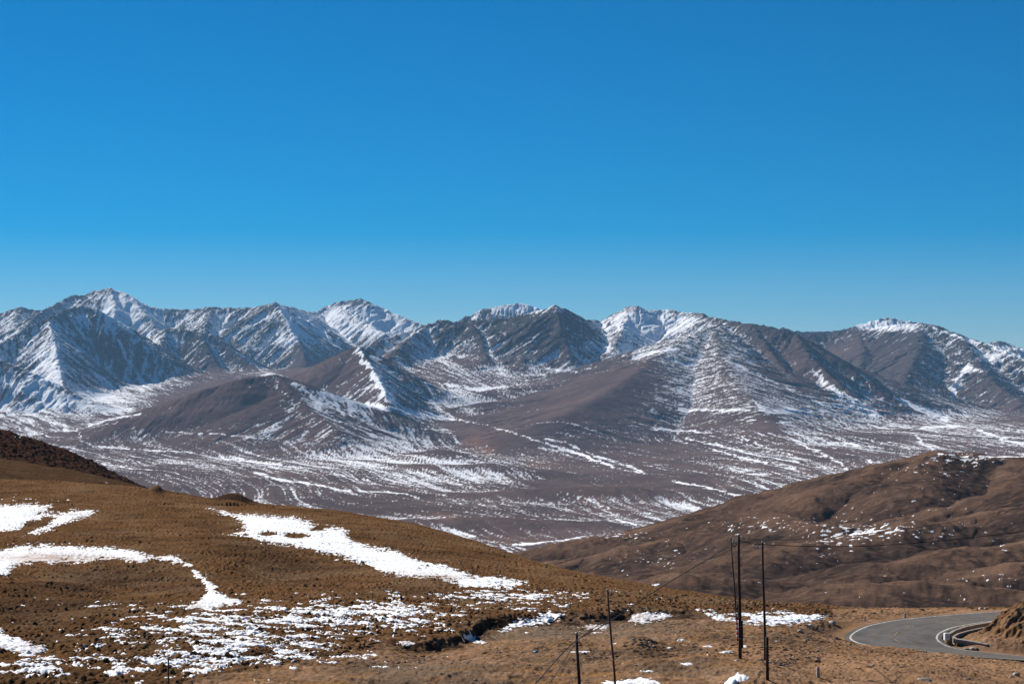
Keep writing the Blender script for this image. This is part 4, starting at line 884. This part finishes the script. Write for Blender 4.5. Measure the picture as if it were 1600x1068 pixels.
def utility_pole(base, top, r0, r1, label, mat=None, stub=None, n_ins=1, band=None, group='utility poles'):
    """base, top in the world; children are given relative to the Empty at the base"""
    e = empty('utility_pole', base)
    tag(e, label, 'utility pole', group)
    v = Vector(top) - Vector(base)
    rng = random.Random(int(base.x * 100))
    path, rad = [], []
    for i in range(9):
        t = i / 8
        w = 0.02 * math.sin(t * 5 + rng.random())
        path.append(v * t + Vector((w * math.sin(math.pi * t), 0, 0)) - Vector((0, 0, 0.4)) * (1 if i == 0 else 0)); rad.append(r0 + (r1 - r0) * t)
    tube('shaft', path, rad, mat or M_pole, e, 10)
    tube('top_cap', [v - v.normalized() * 0.06, v + v.normalized() * 0.02, v + v.normalized() * 0.05], [r1 * 1.25, r1 * 1.25, r1 * 0.5], M_metal, e, 10)
    for k in range(n_ins):
        z = v * (1 - 0.035 - 0.03 * k)
        sx = 1 if k % 2 == 0 else -1
        pin = tube('insulator_pin', [z, z + Vector((sx * 0.13, 0, 0)), z + Vector((sx * 0.14, 0, 0.10))], 0.012, M_metal, e, 6)
        c = z + Vector((sx * 0.14, 0, 0.08))
        tube('insulator', [c, c + Vector((0, 0, 0.03)), c + Vector((0, 0, 0.05)), c + Vector((0, 0, 0.09)), c + Vector((0, 0, 0.11))], [0.025, 0.045, 0.03, 0.04, 0.015], M_ceramic, e, 8)
    if stub:
        dx, z0, z1, r = stub
        tube('support_post', [Vector((dx, -0.02, z0)), Vector((dx - 0.02, -0.02, z1))], [r * 1.05, r], M_stub, e, 10)
        for t in (0.35, 0.8):
            zz = z0 + (z1 - z0) * t
            if 0 < zz < v.z:
                c = v * (zz / v.z)
                ring = []
                for k in range(17):
                    q = 2 * math.pi * k / 16
                    ring.append(Vector(((c.x + dx) / 2 + (abs(dx - c.x) / 2 + r + 0.012) * math.cos(q), -0.01 + (r + 0.015) * math.sin(q), zz)))
                tube('wire_band', ring, 0.012, M_metal, e, 5)
    if band is not None:
        c = v * band
        rr = r0 + (r1 - r0) * band
        tube('paint_band', [c - v.normalized() * 0.05, c + v.normalized() * 0.05], rr * 1.12, M_orange, e, 10)
    return e

def top_of(px, py, Y): return Vector(P(px, py, Y))

b1 = ground_at(1157, 1026); t1 = top_of(1154, 835, b1.y)
main_pole = utility_pole(b1, t1, 0.10, 0.065, 'tallest and thickest dark pole of the trio, a short post strapped to its foot', stub=(0.10, 0.55, 2.1, 0.075), n_ins=2)
b2 = ground_at(1153.5, 999); t2 = top_of(1141.5, 839, b2.y)
lean = empty('utility_pole', b2)
tag(lean, 'thin leaning pole left of the tallest one, with a red and white striped foot', 'utility pole', 'utility poles')
v2 = t2 - b2
tube('shaft', [v2 * 0.0, v2 * 0.12, v2 * 0.24, v2 * 0.5 + Vector((0.03, 0, 0)), v2 * 0.75, v2], [0.055, 0.055, 0.052, 0.048, 0.042, 0.036], M_pole, lean, 10)
g0 = Vector((0, 0, 0)); n_st = 9
for k in range(n_st):
    a = v2 * (0.012 + 0.215 * k / n_st); c = v2 * (0.012 + 0.215 * (k + 1) / n_st)
    tube('red_stripe' if k % 2 == 0 else 'white_stripe', [a, c], [0.074, 0.074], M_red if k % 2 == 0 else M_white, lean, 10)
tube('support_post', [v2 * 0.20 + Vector((0.10, 0, 0)), v2 * 0.36 + Vector((0.16, 0, 0))], [0.05, 0.045], M_stub, lean, 8)
tube('top_cap', [v2 * 0.99, v2 * 1.01], [0.05, 0.045], M_metal, lean, 8)
tube('insulator_pin', [v2 * 0.95, v2 * 0.95 + Vector((0.12, 0, 0.02))], 0.012, M_metal, lean, 6)
c = v2 * 0.95 + Vector((0.12, 0, 0.02)); tube('insulator', [c, c + Vector((0, 0, 0.04)), c + Vector((0, 0, 0.09))], [0.02, 0.042, 0.02], M_ceramic, lean, 8)
b3 = ground_at(1196, 1028); t3 = top_of(1191, 846, b3.y)
utility_pole(b3, t3, 0.085, 0.055, 'right-hand dark pole of the trio beside the bend, carrying the wire that runs off right', n_ins=2)
b3b = ground_at(1200, 1060); t3b = top_of(1198, 994, b3b.y)
p = empty('stub_post', b3b); tag(p, 'short black wooden post standing in front of the right-hand pole', 'post')
vv = t3b - b3b
tube('shaft', [Vector((0, 0, -0.3)), vv * 0.5, vv], [0.085, 0.08, 0.075], M_stub, p, 10)
tube('wire_band', [Vector((0.088 * math.cos(k * math.pi / 8), 0.088 * math.sin(k * math.pi / 8), vv.z * 0.8)) + vv * 0.0 for k in range(17)], 0.012, M_metal, p, 5)
b4 = ground_at(963, 1090); t4 = top_of(949, 920, b4.y)
utility_pole(b4, t4, 0.06, 0.042, 'lone thin leaning pole left of the trio, with a small orange mark low on it', mat=M_grey_pole, band=0.36)
b5 = ground_at(906, 1090); t5 = top_of(901, 988, b5.y)
utility_pole(b5, t5, 0.085, 0.06, 'short dark pole where two slack cables cross in the lower middle', stub=None)
b6 = ground_at(265, 1094); t6 = top_of(264, 1026, b6.y)
utility_pole(b6, t6, 0.045, 0.035, 'only pole on the snow-flecked slope at the lower left, cut by the frame edge', mat=M_grey_pole)

# cables
def spline(pts, n=14):
    W3 = [Vector(P(*q)) if not isinstance(q, Vector) else q for q in pts]
    out = []
    for i in range(len(W3) - 1):
        p0 = W3[max(i - 1, 0)]; p1 = W3[i]; p2 = W3[i + 1]; p3 = W3[min(i + 2, len(W3) - 1)]
        for k in range(n):
            t = k / n
            out.append(0.5 * ((2 * p1) + (p2 - p0) * t + (2 * p0 - 5 * p1 + 4 * p2 - p3) * t * t + (-p0 + 3 * p1 - 3 * p2 + p3) * t ** 3))
    return out + [W3[-1]]
def cable(pts, r, label, extra=None):
    e = tube('overhead_cable', spline(pts), r, M_cable, None, 6)
    tag(e, label, 'cable', 'overhead cables')
Yp = b1.y
cable([(1154, 843, b1.y), (1143, 851, b2.y), (1110, 870, b2.y - 3), (1035, 915, 108), (947, 973, 99), (896, 1003, 92), (835, 1068, 80), (790, 1118, 72)], 0.025, 'long slack cable running down left from the thin leaning pole across the slope')
cable([(949, 965, b4.y), (925, 982, 95), (902, 1000, 92), (880, 1034, 86), (857, 1069, 80), (835, 1105, 75)], 0.019, 'second slack cable falling from the lone pole past the short dark pole')
cable([(1154, 843, b1.y), (1172, 848, (b1.y + b3.y) / 2), (1192, 850, b3.y), (1280, 853, b3.y + 2), (1380, 851, b3.y + 4), (1490, 842, b3.y + 6), (1600, 829, b3.y + 8), (1760, 803, b3.y + 11)], 0.023, 'black overhead cable from the right-hand pole off to the right edge')
cable([(1154, 839, b1.y), (1203, 843, b1.y + 8), (1300, 839, b1.y + 22), (1400, 828, b1.y + 36), (1520, 808, b1.y + 52), (1700, 770, b1.y + 75)], 0.014, 'faint upper wire leaving the tallest pole towards the hills')
c0 = Vector(P(1147, 850, b2.y - 1.0))
rng = random.Random(3)
loops = []
for k in range(3 * 20 + 1):
    q = 2 * math.pi * k / 20
    rr = 0.13 + 0.012 * math.sin(k * 0.7)
    loops.append(Vector((rr * math.cos(q), 0.015 * math.sin(k * 0.31), rr * math.sin(q))))
coil = tube('cable_coil', loops, 0.016, M_cable, None, 6); coil.location = c0
tag(coil, 'round coil of spare cable hanging between the two tallest poles', 'cable coil')

# small posts
def block(name, w, d, h, mat, parent=None, bev=0.03, taper=0.9):
    V = []; F = []
    rings = [(0, 1.0), (h - bev, taper), (h, taper - bev * 2 / w)]
    for z, s_ in rings:
        V += [(-w / 2 * s_, -d / 2 * s_, z), (w / 2 * s_, -d / 2 * s_, z), (w / 2 * s_, d / 2 * s_, z), (-w / 2 * s_, d / 2 * s_, z)]
    for i in range(2):
        for k in range(4): F.append((i * 4 + k, i * 4 + (k + 1) % 4, (i + 1) * 4 + (k + 1) % 4, (i + 1) * 4 + k))
    F += [(3, 2, 1, 0), (8, 9, 10, 11)]
    return mesh_obj(name, V, F, mat, parent)
def small_post(px, py, w, h, mat, label, name='marker_post', cat='marker post', rz=0.0, loc=None, cap=None):
    e = empty(name, loc if loc is not None else ground_at(px, py), rz)
    tag(e, label, cat)
    o = block('shaft', w, w * 0.8, h, mat, e)
    o.location.z = -0.06
    c = block('cap', w * 0.98, w * 0.78, h * 0.16, cap or mat, e, taper=0.8); c.location.z = h - 0.06 - 0.004
    return e
small_post(1351, 968, 0.14, 0.42, M_stone, 'small grey marker post on the outer verge left of the bend')
small_post(1413, 962, 0.17, 0.34, M_stone, 'stubby brown marker post on the outer verge behind the far side of the bend')
small_post(1278, 1056, 0.17, 0.52, M_stone, 'short pale concrete post alone in the bare dirt below the road')
small_post(854, 885, 0.34, 0.42, M_yellow, 'tiny yellow marker stone on the crest of the near slope', cat='marker stone', name='marker_stone')
small_post(0, 0, 0.5, 2.0, M_white, 'faint pale post far off on the tan ridge behind the poles', loc=Vector(P(1245, 853.5, 1188)))
wb = empty('roadside_block', Vector(P(1478, 998.5, 160.3)), R(12)); tag(wb, 'white painted concrete block at the end of the roadside drain', 'concrete block')
block('body', 0.40, 0.34, 0.56, M_white, wb, taper=0.97)
mk = block('painted_mark', 0.13, 0.008, 0.16, M_orange, wb, taper=0.95); mk.location = (0.02, -0.175, 0.24)
# drain wall and ledge
def strip(name, pts, wdt, h0, h1, mat, label, cat):
    W3 = [Vector(P(*q)) for q in pts]
    V, F = [], []
    for i, p_ in enumerate(W3):
        t = (W3[min(i + 1, len(W3) - 1)] - W3[max(i - 1, 0)]); t.z = 0; t.normalize(); n_ = Vector((-t.y, t.x, 0))
        for s_, z in ((-1, h0), (1, h0), (1, h1), (-1, h1)):
            V.append(p_ + n_ * (wdt / 2 * s_) + Vector((0, 0, z)))
    for i in range(len(W3) - 1):
        for k in range(4): F.append((i * 4 + k, i * 4 + (k + 1) % 4, (i + 1) * 4 + (k + 1) % 4, (i + 1) * 4 + k))
    F += [(3, 2, 1, 0), tuple(range(len(V) - 4, len(V)))]
    e = empty(name, W3[0]); tag(e, label, cat)
    o = mesh_obj('body', [v_ - W3[0] for v_ in V], F, mat, e)
    # worn coping on top
    V2 = []
    for i, p_ in enumerate(W3):
        t = (W3[min(i + 1, len(W3) - 1)] - W3[max(i - 1, 0)]); t.z = 0; t.normalize(); n_ = Vector((-t.y, t.x, 0))
        for s_, z in ((-1, h1), (1, h1), (1, h1 + 0.05), (-1, h1 + 0.05)):
            V2.append(p_ - W3[0] + n_ * ((wdt / 2 + 0.03) * s_) + Vector((0, 0, z + 0.003)))
    mesh_obj('coping', V2, F, M_conc, e)
    return e
strip('drain_wall', [(1481, 991, 162.0), (1490, 985.5, 163.6), (1506, 980, 165.2), (1526, 976, 166.6), (1550, 972, 168.0), (1580, 968, 169.4), (1620, 964, 170.4)], 0.24, -0.55, 0.06, M_conc, 'curved concrete wall of the roadside drain following the inner edge of the bend', 'drain wall')
strip('drain_wall', [(1492, 996.5, 160.4), (1489, 994, 161.2), (1496, 989.5, 162.0), (1512, 985, 163.2), (1530, 981, 164.4), (1556, 976, 165.8)], 0.16, -0.5, 0.0, M_conc, 'thin earth-side wall of the roadside drain at the foot of the cut slope', 'drain wall')
strip('concrete_ledge', [(1490, 998, 160.0), (1505, 1000, 159.6), (1524, 1003, 158.9), (1543, 1007, 158.0)], 0.5, -0.25, 0.05, M_conc, 'pale flat concrete ledge leading away from the white block inside the bend', 'ledge')

# rocks
def rock_geo(rng, sx, sy, sz, sub=2):
    import bmesh
    bm = bmesh.new(); bmesh.ops.create_icosphere(bm, subdivisions=sub, radius=1.0)
    o = Vector((rng.uniform(0, 99), rng.uniform(0, 99), rng.uniform(0, 99)))
    from mathutils import noise as mn
    for v_ in bm.verts:
        k = 1 + 0.35 * mn.noise(v_.co * 1.3 + o) + 0.15 * mn.noise(v_.co * 3.1 + o)
        v_.co = Vector((v_.co.x * sx * k, v_.co.y * sy * k, v_.co.z * sz * k))
    V = [tuple(v_.co) for v_ in bm.verts]; F = [tuple(x.index for x in f.verts) for f in bm.faces]
    bm.free(); return V, F
def rock(px, py, sx, sy, sz, mat, label, name='rock', cat='rock'):
    rng = random.Random(int(px * 7 + py))
    V, F = rock_geo(rng, sx, sy, sz)
    o = mesh_obj(name, V, F, mat); o.location = ground_at(px, py) + Vector((0, 0, sz * 0.25)); o.rotation_euler.z = rng.uniform(0, 3)
    tag(o, label, cat)
rock(1301, 972, 0.38, 0.3, 0.2, M_stone, 'pale rock at the right end of the snow strip beside the slope')
rock(1268, 976, 0.28, 0.22, 0.1, M_white, 'low whitish stone in the dirt just below the snow strip')
rock(1443, 1061, 0.42, 0.16, 0.12, M_stone, 'long flat pale slab lying in the dirt below the near side of the bend')
rock(1521, 1012, 0.42, 0.3, 0.17, M_conc, 'pale rubble lump between the road edge and the concrete ledge')
rock(1510, 1013, 0.22, 0.2, 0.13, M_stone, 'small stone beside the pale rubble inside the bend')
rock(1588, 1052, 0.26, 0.2, 0.16, M_stone, 'whitish rock near the lower right corner under the road')
rock(1580, 1058, 0.16, 0.16, 0.12, M_stone, 'smaller stone left of the whitish rock in the lower right corner')
rock(1530, 950, 0.28, 0.2, 0.16, M_stone, 'left stone on the skyline verge behind the far side of the bend')
rock(1541, 950, 0.24, 0.2, 0.17, M_stone, 'right stone on the skyline verge behind the far side of the bend')
rock(1440, 951, 0.30, 0.2, 0.13, M_stub, 'dark stone on the far verge straight behind the bend')
rock(1250, 985, 0.2, 0.16, 0.1, M_stone, 'small pale stone in the dirt between the poles and the bend')
rock(838, 1017, 0.22, 0.16, 0.09, M_blue, 'crumpled blue plastic scrap lying in the bare dirt', name='plastic_scrap', cat='litter')

# gravel over the bare dirt
def scatter():
    rng = random.Random(11)
    V, F = [], []
    protos = [rock_geo(random.Random(k), 1, 0.9, 0.6, 1) for k in range(5)]
    ok = (near['py'] > 958) & (near['py'] < 1085) & (near['px'] > 620) & (near['px'] < 1640) & (near['Y'] > 80)
    ii = np.argwhere(ok)
    cnt = 0
    while cnt < 750:
        r_, c_ = ii[rng.randrange(len(ii))]
        px, py = float(near['px'][r_, c_]), float(near['py'][r_, c_])
        dens_ = 0.25 + 0.9 * math.exp(-((px - 1420) / 160) ** 2 - ((py - 1035) / 22) ** 2) + 0.6 * math.exp(-((px - 1280) / 50) ** 2 - ((py - 990) / 12) ** 2)
        if rng.random() > dens_: continue
        x, y, z = float(near['X'][r_, c_]), float(near['Y'][r_, c_]), float(near['Z'][r_, c_])
        if (np.hypot(EO[:, 0] - x, EO[:, 1] - y).min() < 0.9) or any(np.hypot(across(t)[:, 0] - x, across(t)[:, 1] - y).min() < 0.9 for t in (0.1, 0.25, 0.4, 0.5, 0.6, 0.75, 0.9, 1.0)): continue
        s_ = 0.035 + 0.10 * rng.random() ** 3
        Vp, Fp = protos[cnt % 5]; a = rng.uniform(0, 6.28); b = len(V)
        for q in Vp: V.append((x + s_ * (q[0] * math.cos(a) - q[1] * math.sin(a)), y + s_ * (q[0] * math.sin(a) + q[1] * math.cos(a)), z + s_ * (q[2] + 0.2)))
        F += [tuple(i + b for i in f) for f in Fp]
        cnt += 1
    o = mesh_obj('gravel', V, F, M_gravel)
    tag(o, 'loose pale stones strewn over the bare dirt below the road', 'gravel', kind='stuff')
def mat_gravel():
    t = NT('mixed_gravel')
    return t.color(t.mix(t.ramp(t.noise(0.9, 2), [(0.35, 0.0), (0.65, 1.0)]), (0.16, 0.11, 0.075), (0.50, 0.43, 0.36)))
M_gravel = mat_gravel()
scatter()
# ================================================================== HAZE
def build_haze():
    x0, x1, y0, y1, z0, z1 = -9000, 9000, -800, 17800, -420, 640
    V = [(x, y, z) for x in (x0, x1) for y in (y0, y1) for z in (z0, z1)]
    F = [(0, 1, 3, 2), (4, 6, 7, 5), (0, 4, 5, 1), (2, 3, 7, 6), (0, 2, 6, 4), (1, 5, 7, 3)]
    m = bpy.data.materials.new('thin_blue_air'); m.use_nodes = True
    nt = m.node_tree; nt.nodes.remove(nt.nodes['Principled BSDF'])
    v = nt.nodes.new('ShaderNodeVolumePrincipled')
    v.inputs['Color'].default_value = (0.34, 0.64, 1.0, 1)
    v.inputs['Density'].default_value = 2.0e-5
    v.inputs['Anisotropy'].default_value = 0.0
    nt.links.new(v.outputs[0], nt.nodes['Material Output'].inputs['Volume'])
    o = mesh_obj('haze', V, F, m)
    tag(o, 'thin blue haze filling the air between the slopes and the mountains', 'haze', kind='stuff')
build_haze()
